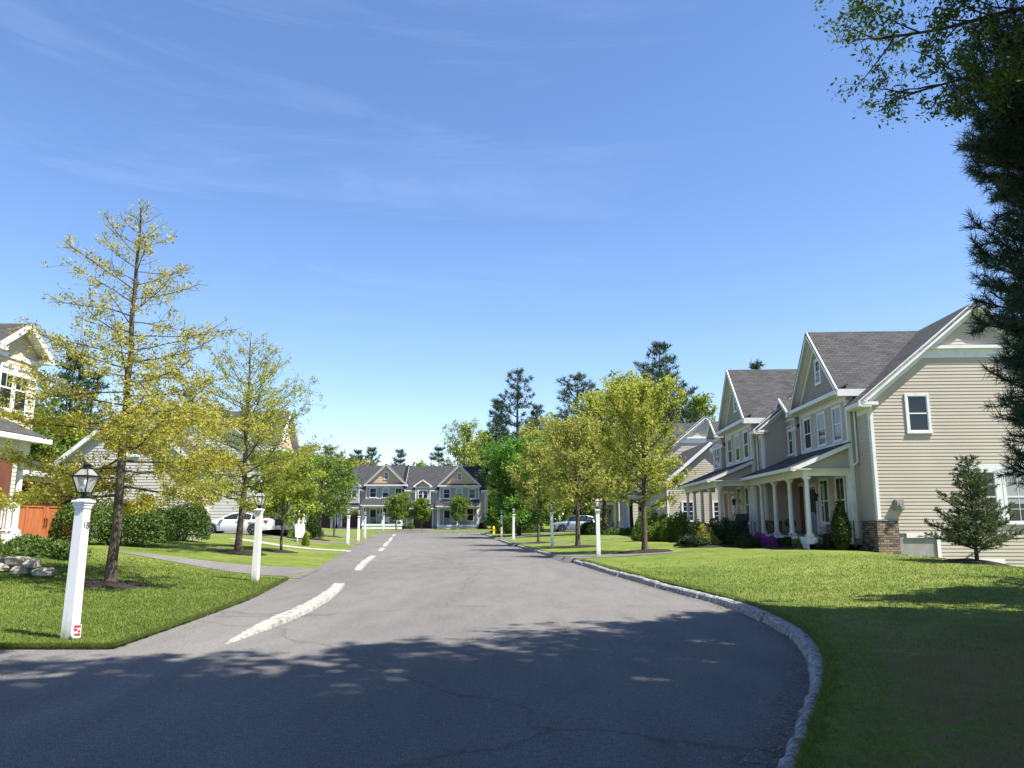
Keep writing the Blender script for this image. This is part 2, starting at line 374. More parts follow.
def np_mesh(name, V, Q, mat, parent=None, rnd=None, smooth_=False):
    """quads from numpy arrays"""
    V = np.asarray(V, np.float32); Q = np.asarray(Q, np.int32); k = Q.shape[1]
    me = bpy.data.meshes.new(name)
    me.vertices.add(len(V)); me.vertices.foreach_set('co', V.ravel())
    me.loops.add(Q.size); me.loops.foreach_set('vertex_index', Q.ravel())
    me.polygons.add(len(Q)); me.polygons.foreach_set('loop_start', np.arange(0, Q.size, k, dtype=np.int32))
    try: me.polygons.foreach_set('loop_total', np.full(len(Q), k, np.int32))
    except Exception: pass
    if rnd is not None:
        at = me.attributes.new('rnd', 'FLOAT', 'FACE'); at.data.foreach_set('value', np.asarray(rnd, np.float32))
    if smooth_: me.polygons.foreach_set('use_smooth', [True] * len(Q))
    me.update(calc_edges=True); me.materials.append(M[mat] if isinstance(mat, str) else mat)
    o = bpy.data.objects.new(name, me); COL.objects.link(o)
    if parent: o.parent = parent
    return o
def copy_tree(o, parent=None):
    c = o.copy(); COL.objects.link(c)
    if parent: c.parent = parent
    for ch in list(o.children): copy_tree(ch, c)
    return c
# ------------------------------------------------------------------ setting surfaces
def grid_surface(name, rows, mat, kind='structure', bare=None):
    """rows: list of equal-length lists of 3D points"""
    R = np.array(rows, np.float32); a, b_, _ = R.shape
    V = R.reshape(-1, 3); idx = np.arange(a * b_).reshape(a, b_)
    Q = np.stack([idx[:-1, :-1], idx[:-1, 1:], idx[1:, 1:], idx[1:, :-1]], -1).reshape(-1, 4)
    p = V[Q[:, 0]]; n = np.cross(V[Q[:, 1]] - p, V[Q[:, 3]] - p)
    if n[:, 2].sum() < 0: Q = Q[:, ::-1]
    o = np_mesh(name, V, Q, mat, smooth_=True)
    if bare is not None:
        at = o.data.attributes.new('bare', 'FLOAT', 'POINT'); at.data.foreach_set('value', np.clip(bare(V), 0, 1).astype(np.float32))
    return tag(o, kind=kind)

Ys_near = np.concatenate([np.arange(-12, 24, .4), np.arange(24, 60, 1.0), np.arange(60, 96.1, 2.0)])
offs = np.concatenate([[0], np.geomspace(.05, 130, 70)])
# right lawn
rows = []
for Y in Ys_near:
    k = float(xk(Y)) + .16
    r = [(k, Y, -.05)]
    for d in offs:
        x = k + d; r.append((x, Y, float(h_right(x, Y))))
    rows.append(r)
def bare_r(V):
    return smooth((13 - V[:, 1]) / 5) * smooth((V[:, 0] - xk(V[:, 1]) - .1) / 1.2)
lawn_r = grid_surface('lawn', rows, 'lawn', bare=bare_r)
# left lawn
rows = []
yy = [y for y in Ys_near if y > LY0 + .2]
for Y in [LY0 - .001, LY0] + list(yy):
    k = float(xl(max(Y, LY0)))
    r = [(k, Y, -.05)]
    for d in offs:
        x = k - d; r.append((x, Y, float(h_left(x, max(Y, LY0))) if Y >= LY0 else -.05))
    rows.append(r)
lawn_l = grid_surface('lawn', rows, 'lawn')
# far lawn in front of the end terrace
rows = []
for Y in np.concatenate([[96.0, 96.001], np.arange(96.3, 120, 3), [150, 240]]):
    rows.append([(x, Y, .28 if Y > 96 and Y < 96.2 else (-.05 if Y == 96.0 else .3)) for x in np.linspace(-150, 150, 40)])
lawn_f = grid_surface('lawn', rows, 'lawn')
# road sheet
rows = []
for Y in np.arange(-40, 97, 1.5):
    k = float(xk(Y)) + .1
    rows.append([(x, Y, 0) for x in np.concatenate([np.linspace(-90, -20, 8), np.linspace(-16, k, 16)])])
road = grid_surface('road', rows, 'asphalt')
gm = MB(); gm.add([(-1500, -600, -1.3), (1500, -600, -1.3), (1500, 2500, -1.3), (-1500, 2500, -1.3)], [(0, 1, 2, 3)])
tag(gm.build('ground', 'meadow'), kind='structure')
mb = MB(); mb.add([(-90, -40, -.02), (-90, 9, -.02), (-160, 9, -.02), (-160, -40, -.02)], [(3, 2, 1, 0)])

# granite kerb on the right of the road, one block after another
def kerb_run(name, f, y0, y1, step, w, h, mat, xoff=0.0):
    mb = MB(); y = y0
    while y < y1:
        L_ = step * random.uniform(.8, 1.2); ye = min(y + L_, y1); n = max(2, int((ye - y) / .16)); ys = np.linspace(y + .02, ye - .02, n + 1)
        dz = random.uniform(-.016, .012); dx = random.uniform(-.016, .016)
        prev = None; vs = []; fs = []
        for i, q in enumerate(ys):
            e = .02
            tx = (f(q + e) - f(q - e)) / (2 * e); ln = math.hypot(tx, 1); nx, ny = 1 / ln, -tx / ln
            c = f(q) + xoff + dx
            j = [random.uniform(-.02, .02) for _ in range(4)]
            sec = [(c + nx * (0 + j[0]), q + ny * (0 + j[0]), -.06), (c + nx * (.03 + j[1]), q + ny * (.03 + j[1]), h * .8 + dz),
                   (c + nx * (.065 + j[1]), q + ny * .065, h + dz + j[2] * .4), (c + nx * (w + j[3]), q + ny * w, h + dz + .006 + j[1] * .4), (c + nx * w, q + ny * w, -.06)]
            b0 = len(vs); vs += sec
            if i: fs += [(b0 - 5 + k, b0 - 5 + k + 1, b0 + k + 1, b0 + k) for k in range(4)]
        fs += [(0, 4, 3, 2, 1)[::1], tuple(len(vs) - 5 + k for k in (0, 1, 2, 3, 4))]
        mb.add(vs, fs); y = ye
    return tag(mb.build(name, mat), kind='structure')
kerb_run('kerb', lambda y: float(xk(y)), .5, 29.8, 1.25, .2, .13, 'granite')
kerb_run('kerb', lambda y: float(xk(y)), 34.3, 47.5, 1.6, .2, .13, 'granite')
kerb_run('kerb', lambda y: float(xk(y)), 51, 62, 1.8, .2, .13, 'granite')
kerb_run('kerb', lambda y: float(xk(y)), 66, 95, 1.8, .2, .13, 'granite_w')
mb = MB()
x = -40.0
while x < 20:
    mb.box(x, x + 1.9, 95.75, 95.98, -.05, .24); x += 1.93
tag(mb.build('kerb', 'granite_w'), kind='structure')

# pale flush kerb stones between street and the paved strip on the left
def island(pts, w):
    """pts centreline px list, widths"""
    C = [Vector((*P(a, b, .03), 0)) for a, b in pts]; mb = MB(); n = len(C)
    # resample
    S = []
    for i in range(n - 1):
        for k in range(12): S.append((C[i].lerp(C[i + 1], k / 12), (i + k / 12) / (n - 1)))
    S.append((C[-1], 1.0)); vs = []; fs = []; jl = random.uniform(.5, .9)
    for i, (c, t) in enumerate(S):
        a = S[max(0, i - 1)][0]; b = S[min(len(S) - 1, i + 1)][0]; d = (b - a).normalized(); s = Vector((d.y, -d.x, 0))
        ww = w(t) / 2; j = random.uniform(-.018, .018); hh = random.uniform(-.012, .004) +  .012 + .055 * min(1, t * 5, (1 - t) * 14 + .2)
        b0 = len(vs)
        vs += [c - s * (ww + .012) + Vector((0, 0, -.02)), c - s * (ww + j) + Vector((0, 0, hh)), c + s * (ww + j) + Vector((0, 0, hh + j * .3)), c + s * (ww + .02) + Vector((0, 0, -.02))]
        if i: fs += [(b0 - 4 + k, b0 - 3 + k, b0 + k + 1, b0 + k) for k in range(3)]
    fs += [(3, 2, 1, 0), tuple(len(vs) - 4 + k for k in range(4))]
    mb.add(vs, fs); tag(mb.build('kerb', 'granite_w'), kind='structure')
island([(226, 641.5), (262, 627), (300, 611), (322, 599), (335, 589), (340, 583)], lambda t: .05 + .26 * min(1, t * 3.0) * (1 - .3 * t))
island([(357.5, 569.5), (365, 562), (373.5, 555.5)], lambda t: .22)
island([(380.2, 550.5), (383, 548.2)], lambda t: .22)
island([(384.3, 546), (388, 541.8)], lambda t: .22)
island([(389.3, 541), (391.8, 537.5)], lambda t: .22)
island([(393, 536), (395, 534.2)], lambda t: .22)

# drives and paths draped over the lawns
def strip(name, A, B, mat, lift=.012, n=40, m_=6):
    """A and B: polylines (xy) of the two sides"""
    def rs(L_, n):
        L_ = [Vector((*p, 0)) for p in L_]; d = [0]
        for i in range(1, len(L_)): d.append(d[-1] + (L_[i] - L_[i - 1]).length)
        return [(float(np.interp(t * d[-1], d, [p.x for p in L_])), float(np.interp(t * d[-1], d, [p.y for p in L_]))) for t in np.linspace(0, 1, n)]
    a = rs(A, n); b = rs(B, n); rows = []
    for p, q in zip(a, b):
        rows.append([(p[0] + (q[0] - p[0]) * t, p[1] + (q[1] - p[1]) * t, max(0, ground(p[0] + (q[0] - p[0]) * t, p[1] + (q[1] - p[1]) * t)) + lift) for t in np.linspace(0, 1, m_)])
    return grid_surface(name, rows, mat)
def e(y, d=.0): return (float(xl(y)) + d, y)
strip('driveway', [e(21.9, .25), (-8.0, 22.9), (-10.5, 24.6), (-12.4, 25.7), (-13.4, 26.1)], [e(26.4, .25), (-8.0, 26.2), (-10.5, 26.4), (-12.4, 26.7), (-13.4, 26.6)], 'asphalt', .012)
strip('path', [e(40.0, .3), (-12, 41.3), (-16, 44)], [e(41.6, .3), (-12, 42.9), (-15.6, 45.6)], 'concrete', .012)
strip('driveway', [e(52, .5), (-13, 51.5), (-22.5, 51.5)], [e(55.8, .5), (-13, 55.2), (-22.5, 55.2)], 'asphalt', .012)
strip('driveway', [e(72, .5), (-18, 72), (-24, 73)], [e(76, .5), (-18, 77), (-24, 78)], 'asphalt', .012)
k = lambda y, d=-.0: (float(xk(y)) + d, y)
strip('driveway', [k(29.9, -.2), (3.4, 30.3), (5, 30.8), (7.2, 31.2)], [k(34.1, -.2), (2.9, 32.9), (4.4, 32.0), (7.2, 31.5)], 'asphalt', .012)
strip('driveway', [k(47.6, -.2), (3, 48.5), (8, 50)], [k(50.9, -.2), (2.6, 50.3), (7.6, 51)], 'asphalt', .012)
strip('driveway', [k(62.2, -.2), (3, 64), (4.4, 75), (4.4, 83)], [k(65.8, -.2), (.9, 69), (9.5, 75), (9.5, 83)], 'asphalt', .012)
mb = MB()
for (x0, x1) in ((-31, -22.6), (-14.6, -10.4)):
    for (a, b_) in ((96.0, 116.2),):
        mb.add([(x0, a, .325), (x1, a, .325), (x1, b_, .33), (x0, b_, .33)], [(0, 1, 2, 3)])
tag(mb.build('driveway', 'asphalt'), kind='structure')

# ------------------------------------------------------------------ houses
DP = 8.4; EV = 5.95; SL = .83; RZ = EV + SL * DP / 2       # depth, eave, slope, ridge

def siding(mb, B, f0, f1, z0, z1, course=.13, th=.016, holes=()):
    """lapped boards in wall basis B=(o,d,n); f0,f1(z) give the ends of each board"""
    o, d, n = B; z = z0
    while z < z1 - 1e-4:
        zt = min(z + course, z1)
        a0, a1, b0, b1 = f0(z), f1(z), f0(zt), f1(zt)
        if a1 - a0 > .02:
            if b1 < b0: b0 = b1 = (b0 + b1) / 2
            def p(s, t, zz): return (o[0] + d[0] * s + n[0] * t, o[1] + d[1] * s + n[1] * t, o[2] + zz)
            mb.add([p(a0, th, z), p(a1, th, z), p(b1, .002, zt), p(b0, .002, zt), p(a0, 0, z), p(a1, 0, z)], [(0, 1, 2, 3), (4, 5, 1, 0)])
        z = zt

def window(par, B, s, z, w, h, muntin='one', trim='white', shade=0.0, tw=.09):
    """double hung window: frame with sashes, pane as sub-part"""
    mb = MB(); t = tw
    for a, b_ in ((s, s + t), (s + w - t, s + w)): mb.bbox(B, a, b_, .0, .055, z, z + h)
    mb.bbox(B, s + t, s + w - t, .0, .05, z + h - t, z + h)
    mb.bbox(B, s - .02, s + w + .02, .0, .075, z - .03, z + t * .7)
    st = .035
    i0, i1 = s + t, s + w - t; j0, j1 = z + t * .7, z + h - t
    mid = (j0 + j1) / 2
    mb.bbox(B, i0, i0 + st, .0, .034, j0, j1); mb.bbox(B, i1 - st, i1, .0, .034, j0, j1)
    mb.bbox(B, i0 + st, i1 - st, .0, .036, mid - .025, mid + .025); mb.bbox(B, i0 + st, i1 - st, .0, .034, j1 - st, j1); mb.bbox(B, i0 + st, i1 - st, .0, .034, j0, j0 + st)
    c = (i0 + i1) / 2
    if muntin in ('one', 'grid'): mb.bbox(B, c - .009, c + .009, .0, .028, mid + .025, j1 - st)
    if muntin == 'grid':
        mb.bbox(B, c - .009, c + .009, .0, .028, j0 + st, mid - .025)
        for q in (.5,):
            mb.bbox(B, i0 + st, c - .009, .0, .026, mid + (j1 - mid) * q, mid + (j1 - mid) * q + .018); mb.bbox(B, c + .009, i1 - st, .0, .026, mid + (j1 - mid) * q, mid + (j1 - mid) * q + .018)
            mb.bbox(B, i0 + st, c - .009, .0, .026, j0 + (mid - j0) * q, j0 + (mid - j0) * q + .018); mb.bbox(B, c + .009, i1 - st, .0, .026, j0 + (mid - j0) * q, j0 + (mid - j0) * q + .018)
    f = mb.build('window', trim, par)
    g = MB(); g.bbox(B, i0 + .01, i1 - .01, .0, .018, j0 + .01, j1 - .01); g.build('pane', 'glass', f)
    if shade:
        g = MB(); g.bbox(B, i0 + st + .002, i1 - st - .002, .0, .0195, j1 - st - (j1 - j0) * shade, j1 - st); g.build('blind', 'blind', f)
    return f

def column(par, x, y, z0, z1, r=.095, mat='white'):
    mb = MB(); a = r * 1.35
    mb.box(x - a, x + a, y - a, y + a, z0, z0 + .1); mb.box(x - a, x + a, y - a, y + a, z1 - .09, z1)
    mb.cyl((x, y, z0 + .1), (x, y, z0 + .16), r * 1.25, r * 1.1, 14, False)
    mb.cyl((x, y, z0 + .16), (x, y, z1 - .15), r * 1.03, r * .85, 14, False)
    mb.cyl((x, y, z1 - .15), (x, y, z1 - .09), r * .92, r * 1.2, 14, False)
    return mb.build('column', mat, par)

def townhouse(loc, rz, label, cat='house', group=None, m=1, g=5.0, e=1.3, bay=5.9, side='sidingR', front='sidingR', gable='taupe', roof='roof', fine=.13,
              porch=None, garage=True, gar_mat='wood_brown', side_wall=True, far_side=True, detail=True, pent=True, ncol=4, upper='sidingR', rail=False, stone=True, cream=None, tw_in=.5):
    """front faces local -y; x runs left to right, mirrored when m=-1"""
    R = empty('townhouse', loc, rz); tag(R, label, cat, group)
    W = g + bay + e; bl, br = g, g + bay
    X = (lambda x: x) if m == 1 else (lambda x: W - x)
    def BX(x0, x1): return (min(X(x0), X(x1)), max(X(x0), X(x1)))
    def fb(x0, x1, y=0.0):            # wall basis facing -y between x0..x1
        a, b_ = BX(x0, x1); return ((a, y, 0), (1, 0), (0, -1)), b_ - a
    def sx(x0, w): a, b_ = BX(x0, x0 + w); return a
    def box(mb, x0, x1, *r): a, b_ = BX(x0, x1); mb.box(a, b_, *r)
    def q(mb, pts, th): mb.slab([(X(p[0]), p[1], p[2]) for p in pts], th)
    # inner core keeps walls opaque
    core = MB(); box(core, .02, W - .02, .02, DP - .02, -1.3, EV - .02); box(core, bl + .05, br - .05, -.29, .02, .2, 6.1)
    core.prism([(DP * 0 + .0, 0), (0, 0), (0, 0)], 0, 0) if False else None
    core.build('foundation', 'concrete', R)
    # walls
    w = MB()
    Bf, wd = fb(0, g); siding(w, Bf, lambda z: 0, lambda z: wd, .35, EV, fine)
    w.build('front_wall', front, R)
    if e > .1: w = MB(); Be, we = fb(br, W); siding(w, Be, lambda z: 0, lambda z: we, .35, EV, fine); w.build('front_wall', front, R)
    w = MB(); Bb, wb = fb(bl, br, -.3)
    siding(w, Bb, lambda z: 0, lambda z: wb, .45, 6.05, fine)
    for xx in (bl, br):
        s_ = 1 if (xx == br) == (m == 1) else -1
        w.box(X(xx) - .002 if s_ > 0 else X(xx), X(xx) if s_ > 0 else X(xx) + .002, -.3, .0, .45, 6.05)
    w.build('bay_wall', upper, R)
    # end walls
    def endwall(s_, name):
        xx = (W if s_ > 0 else 0)
        Bs = ((xx, 0, 0), (0, 1), (1, 0)) if s_ > 0 else ((xx, DP, 0), (0, -1), (-1, 0))
        w = MB(); lap = lambda z: max(0.0, (z - EV) / SL + .02)
        siding(w, Bs, lambda z: lap(z), lambda z: DP - lap(z), .66, RZ, fine)
        return Bs, w
    for s_ in (1, -1):
        Bs, w = endwall(s_, 'end_wall'); w.build('end_wall', side, R)
        t = MB()
        if s_ == 1:
            cs = [(0, .11), (DP - .11, DP)]
        else: cs = [(0, .11), (DP - .11, DP)]
        for a, b_ in cs: t.bbox(Bs, a, b_, .0, .03, .6, EV - .05)
        # frieze band and shelf across the gable, sloped frieze under the rakes
        hw = (RZ - 7.75) / SL
        t.bbox(Bs, DP / 2 - hw - .15, DP / 2 + hw + .15, .0, .05, 7.28, 7.62)
        t.bbox(Bs, DP / 2 - hw - .05, DP / 2 + hw + .05, .0, .16, 7.62, 7.74)
        t.build('gable_trim', 'white', R)
        xe = W + .3 if s_ > 0 else -.3
        rk = MB(); xi = xe - .025 * s_
        for yy, yo in ((-.42, DP / 2), (DP + .42, DP / 2)):
            z0 = EV + SL * (-.42); z1 = RZ
            rk.beam((xi, yy, z0 - .10), (xi, yo, z1 - .10), .05, .21, (0, 0, 1))
            rk.beam((xe - .30 * s_ + .03 * s_, yy + (.42 if yy < 0 else -.42), EV - .30), (xe - .30 * s_ + .03 * s_, yo, z1 - .30), .05, .22, (0, 0, 1))
            # soffit
            xm = (xe + (W if s_ > 0 else 0)) / 2
            rk.beam((xm, yy, z0 - .17), (xm, yo, z1 - .17), .26, .02, (0, 0, 1))
        # eave return
        rk.bbox(((W if s_ > 0 else 0, 0, 0), (0, 1), (s_, 0)), -.42, .25, 0, .3, EV - .50, EV - .38)
        rk.build('rake', 'white', R)
    # main roof
    rf = MB(); th = .10
    yf = -.42; zf = EV + SL * yf
    q(rf, [(-.3, yf, zf), (bl - .0, yf, zf), (bl - .0, DP / 2, RZ), (-.3, DP / 2, RZ)], th)
    q(rf, [(bl + .0, .02, EV + .02 * SL), (br, .02, EV + .02 * SL), (br, DP / 2, RZ), (bl, DP / 2, RZ)], th)
    q(rf, [(br, yf, zf), (W + .3, yf, zf), (W + .3, DP / 2, RZ), (br, DP / 2, RZ)], th)
    q(rf, [(-.3, DP + .42, zf), (W + .3, DP + .42, zf), (W + .3, DP / 2, RZ), (-.3, DP / 2, RZ)], th)
    rf.build('roof', roof, R)
    # eave fascia, gutter and soffit
    for a, b_ in ((-.3, bl - .28), (br + .28, W + .3)):
        if b_ - a > .1:
            fa = MB()
            box(fa, a, b_, yf - .06, yf + .02, zf - .2, zf - .04); box(fa, a, b_, yf + .02, .0, zf - .22, zf - .18)
            box(fa, max(a, 0), min(b_, W), -.03, 0, zf - .42, zf - .22)
            fa.build('fascia', 'white', R)
    # cross gable
    c = (bl + br) / 2; hw = bay / 2 + .22; zb = 6.32; yg = -.75; zr = RZ - .02; sl = (zr - zb) / hw
    cg = MB()
    q(cg, [(c - hw, yg, zb), (c, yg, zr), (c, DP / 2 + .3, zr), (c - hw, DP / 2 + .3, zb)], .09)
    q(cg, [(c + hw, yg, zb), (c, yg, zr), (c, DP / 2 + .3, zr), (c + hw, DP / 2 + .3, zb)], .09)
    cg.build('gable_roof', roof, R)
    tr = MB(); hh = bay / 2
    Bg = ((X(c), -.3, 0), (1, 0), (0, -1))
    siding(tr, Bg, lambda z: -max(0.0, hh - (z - 6.3) / sl - .02), lambda z: max(0.0, hh - (z - 6.3) / sl - .02), 6.34, zr - .12, fine if fine > .15 else .15)
    tr.build('gable_wall', gable, R)
    rk = MB()
    for s_ in (-1, 1):
        a = (X(c + s_ * hw), yg + .025, zb - .11); b_ = (X(c), yg + .025, zr - .11)
        rk.beam(a, b_, .05, .22)
        a = (X(c + s_ * (hw - .2)), -.33, zb - .14); b_ = (X(c), -.33, zr - .32)
        rk.beam(a, b_, .05, .2)
        a = (X(c + s_ * hw), (yg - .3) / 2, zb - .13); b_ = (X(c), (yg - .3) / 2, zr - .13)
        rk.beam(a, b_, .42, .02)
    rk.build('gable_rake', 'white', R)
    if pent:
        pt_ = MB(); q(pt_, [(bl - .25, -.78, 6.30), (br + .25, -.78, 6.30), (br + .25, -.29, 6.52), (bl - .25, -.29, 6.52)], .05); pt_.build('pent_roof', roof, R)
    tb = MB()
    box(tb, bl - .25, br + .25, -.80, -.72, 6.10, 6.27); box(tb, bl - .22, br + .22, -.72, -.30, 6.10, 6.14)
    box(tb, bl, br, -.335, -.3, 5.88, 6.10)
    for xx in (bl, br):
        d = .12 if xx == bl else -.12
        box(tb, xx - (.03 if d > 0 else -.03), xx + d, -.335, -.30, .45, 5.88)
        box(tb, xx - (.03 if d > 0 else -.03), xx - (.003 if d > 0 else -.003), -.298, -.2, .45, 5.88)
    box(tb, bl + .12, br - .12, -.335, -.3, 4.12, 4.3)
    tb.build('trim', 'white', R)
    for xx, d in ((.0, .12), (W, -.12)):
        tb = MB(); box(tb, xx, xx + d, -.03, 0, .35, EV - .75); tb.build('corner_board', 'white', R)
    for a, b_ in ((bl - .27, bl - .004), (br + .004, br + .27)):
        tb = MB(); box(tb, a, b_, -.715, .46, 6.02, 6.30); tb.build('eave_box', 'white', R)
    # attic and upper windows
    Bw = ((0, -.3, 0), (1, 0), (0, -1))
    window(R, Bw, X(c) - .36, 7.05, .72, 1.15, 'grid')
    for k_ in (-1, 0, 1): window(R, Bw, X(c + k_ * 1.9) - .54, 4.32, 1.08, 1.5, 'one', shade=(0, .45, 0)[k_ + 1])
    # lower storey
    ws = bl + 3.1
    for xx in (br - 1.3, br - 3.2): window(R, Bw, X(xx) - .56, 1.0, 1.12, 1.95, 'one')
    dr = MB(); xd = X(bl + 1.15)
    for a, b_ in ((-.58, -.48), (.48, .58)): dr.bbox(Bw, xd + a, xd + b_, 0, .06, .5, 2.75)
    dr.bbox(Bw, xd - .58, xd + .58, 0, .07, 2.62, 2.78); dr.build('door_frame', 'white', R)
    d2 = MB(); d2.bbox(Bw, xd - .48, xd + .48, 0, .03, .5, 2.62)
    for a in (-.4, .06): d2.bbox(Bw, xd + a, xd + a + .34, .03, .045, .62, 1.35)
    d_ = d2.build('door', 'door_blue', R)
    gl = MB(); gl.bbox(Bw, xd - .36, xd + .36, .03, .04, 1.5, 2.5); gl.build('pane', 'glass', d_)
    kn = MB(); kn.bbox(Bw, xd + .38, xd + .42, .03, .09, 1.4, 1.55); kn.build('handle', 'black', d_)
    window(R, Bw, X(bl + 2.3) - .3, .9, .6, 1.8, 'none', tw=.06)
    sc_ = MB()
    lx = X(bl + 1.95); sc_.bbox(Bw, lx - .04, lx + .04, 0, .12, 2.2, 2.28); sc_.cyl((lx, -.47, 1.98), (lx, -.47, 2.24), .06, .09, 6); sc_.cyl((lx, -.47, 2.24), (lx, -.47, 2.36), .11, .02, 6); sc_.build('wall_lantern', 'black', R)
    if stone:
        st = MB(); box(st, br - .01, bl + 2.7, -.36, -.30, .1, 1.12); box(st, W + .035, br + .0, -.075, -.0, -.5, 1.12)
        a, b_ = ((W, W + .07)) if m == 1 else ((-.07, 0))
        st.box(a + .001, b_, -.075, .70, -1.0, 1.12); st.build('stone_veneer', 'veneer', R)
        cp = MB(); cp.box(a, b_ + .02 * m, -.09, .72, 1.12, 1.17); cp.build('stone_cap', 'granite', R)
    # porch
    px0, px1 = porch if porch else (bl - .15, br - .1)
    p = MB(); box(p, px0, px1, -2.12, -.3, .36, .5); p.build('porch_floor', 'concrete', R)
    p = MB(); box(p, px0, px1, -2.15, -2.12, .22, .485); box(p, px1, px1 + .03, -2.15, -.37, .22, .485); box(p, px0 - .03, px0, -2.15, -.37, .22, .485)
    box(p, px0 + .05, px1 - .05, -2.1, -2.06, -.4, .22); p.build('porch_skirt', 'white', R)
    zt, zl = 4.22, 3.25
    p = MB(); q(p, [(px0 - .2, -2.62, zl), (px1 + .2, -2.62, zl), (px1 + .2, -.3, zt), (px0 - .2, -.3, zt)], .07); p.build('porch_roof', roof, R)
    p = MB(); box(p, px0, px1, -2.15, -1.95, 2.85, 3.12); box(p, px0 - .2, px1 + .2, -2.66, -2.6, zl - .17, zl - .03); box(p, px0 - .2, px1 + .2, -2.6, -.3, 3.12, 3.15)
    box(p, px1 - .2, px1, -1.95, -.3, 2.88, 3.12); box(p, px0, px0 + .2, -1.95, -.3, 2.88, 3.12)
    for xx, o_ in ((px0, -.18), (px1, .18)):
        p.beam((X(xx + o_), -2.62, zl - .13), (X(xx + o_), -.3, zt - .13), .04, .17)
    p.build('porch_beam', 'white', R)
    for xx, s_ in ((px0, -1), (px1, 1)):
        p = MB()
        xw = X(xx + s_ * .0); s2 = s_ * m
        Bp = ((xw, -2.5, 0), (0, 1), (1, 0)) if s2 > 0 else ((xw, -2.5, 0), (0, 1), (-1, 0))
        siding(p, Bp, lambda z: max(0, (z - 3.2) / .418 + .0), lambda z: 2.18, 3.17, 4.06, fine)
        p.build('porch_gable', front, R)
    n_ = ncol
    for i in range(n_): column(R, X(px1 - .12 - (px1 - px0 - .24) * i / (n_ - 1)), -2.0, .5, 2.85)
    p = MB(); box(p, px1 - .16, px1, -.45, -.336, .5, 2.88); p.build('column', 'white', R)
    if rail:
        for i in range(n_ - 1):
            a = px1 - .12 - (px1 - px0 - .24) * i / (n_ - 1); b_ = px1 - .12 - (px1 - px0 - .24) * (i + 1) / (n_ - 1)
            p = MB(); box(p, b_ + .12, a - .12, -2.04, -1.96, 1.32, 1.38); box(p, b_ + .12, a - .12, -2.02, -1.98, .58, .62)
            xx = b_ + .2
            while xx < a - .15: box(p, xx, xx + .035, -2.017, -1.983, .62, 1.32); xx += .13
            p.build('railing', 'white', R)
    # dormer tower over the garage bay
    tw = min(2.3, g - .6); tc_ = g * tw_in
    t0, t1 = tc_ - tw / 2, tc_ + tw / 2
    t = MB(); Bt, wt = fb(t0, t1, -.45); siding(t, Bt, lambda z: 0, lambda z: wt, 3.55, 6.1, fine)
    a, b_ = BX(t0, t1); t.box(a, a + .002, -.45, 0, 3.55, 6.1); t.box(b_ - .002, b_, -.45, 0, 3.55, 6.1); t.box(a, b_, -.44, .1, 3.5, 3.55)
    t.build('dormer_wall', cream or upper, R)
    t = MB(); a, b_ = BX(t0, t1)
    t.box(a + .02, b_ - .02, -.43, .3, 3.56, 6.1); t.build('dormer_core', 'concrete', R)
    zd = 6.2; zk = 7.12; hw2 = tw / 2 + .2
    yj = (zk - EV) / SL + .1; yj0 = (zd - EV) / SL + .1
    t = MB()
    for s_ in (-1, 1):
        q(t, [(tc_ + s_ * hw2, -.85, zd), (tc_, -.85, zk), (tc_, yj, zk), (tc_ + s_ * hw2, yj0, zd)], .07)
    t.build('dormer_roof', roof, R)
    t = MB()
    for s_ in (-1, 1):
        t.beam((X(tc_ + s_ * hw2), -.83, zd - .09), (X(tc_), -.83, zk - .09), .05, .17)
        t.beam((X(tc_ + s_ * hw2), -.62, zd - .1), (X(tc_), -.62, zk - .1), .38, .02)
        xx = tc_ + s_ * (tw / 2 + .05)
        box(t, xx - .17, xx + .17, -.86, -.3, 6.0, 6.14)
        box(t, tc_ + s_ * tw / 2, tc_ + s_ * (tw / 2 - .12), -.485, -.45, 3.55, 5.95)
    box(t, t0 - .1, t1 + .1, -.5, -.45, 5.92, 6.06)
    t.build('dormer_trim', 'white', R)
    t = MB(); Bd = ((X(tc_), -.45, 0), (1, 0), (0, -1)); k2 = (zk - zd) / hw2
    siding(t, Bd, lambda z: -max(0, tw / 2 - (z - zd) / k2), lambda z: max(0, tw / 2 - (z - zd) / k2), 6.1, zk - .1, fine); t.build('dormer_gable', cream or gable, R)
    Bd = ((0, -.45, 0), (1, 0), (0, -1))
    for s_ in (-1, 1): window(R, Bd, X(tc_ + s_ * .37) - .38, 4.25, .76, 1.45, 'one', tw=.07)
    if not garage:
        B0 = ((0, 0, 0), (1, 0), (0, -1)); gx = X(tc_)
        t = MB(); t.bbox(B0, gx - .62, gx - .5, 0, .07, .5, 2.75); t.bbox(B0, gx + .5, gx + .62, 0, .07, .5, 2.75); t.bbox(B0, gx - .66, gx + .66, 0, .08, 2.75, 2.92); t.build('door_frame', 'white', R)
        t = MB(); t.bbox(B0, gx - .5, gx + .5, 0, .03, .5, 2.75)
        for a in (-.4, .05):
            for zz in (.62, 1.4): t.bbox(B0, gx + a, gx + a + .35, .03, .045, zz, zz + .65)
        t.build('door', 'brown_door', R)
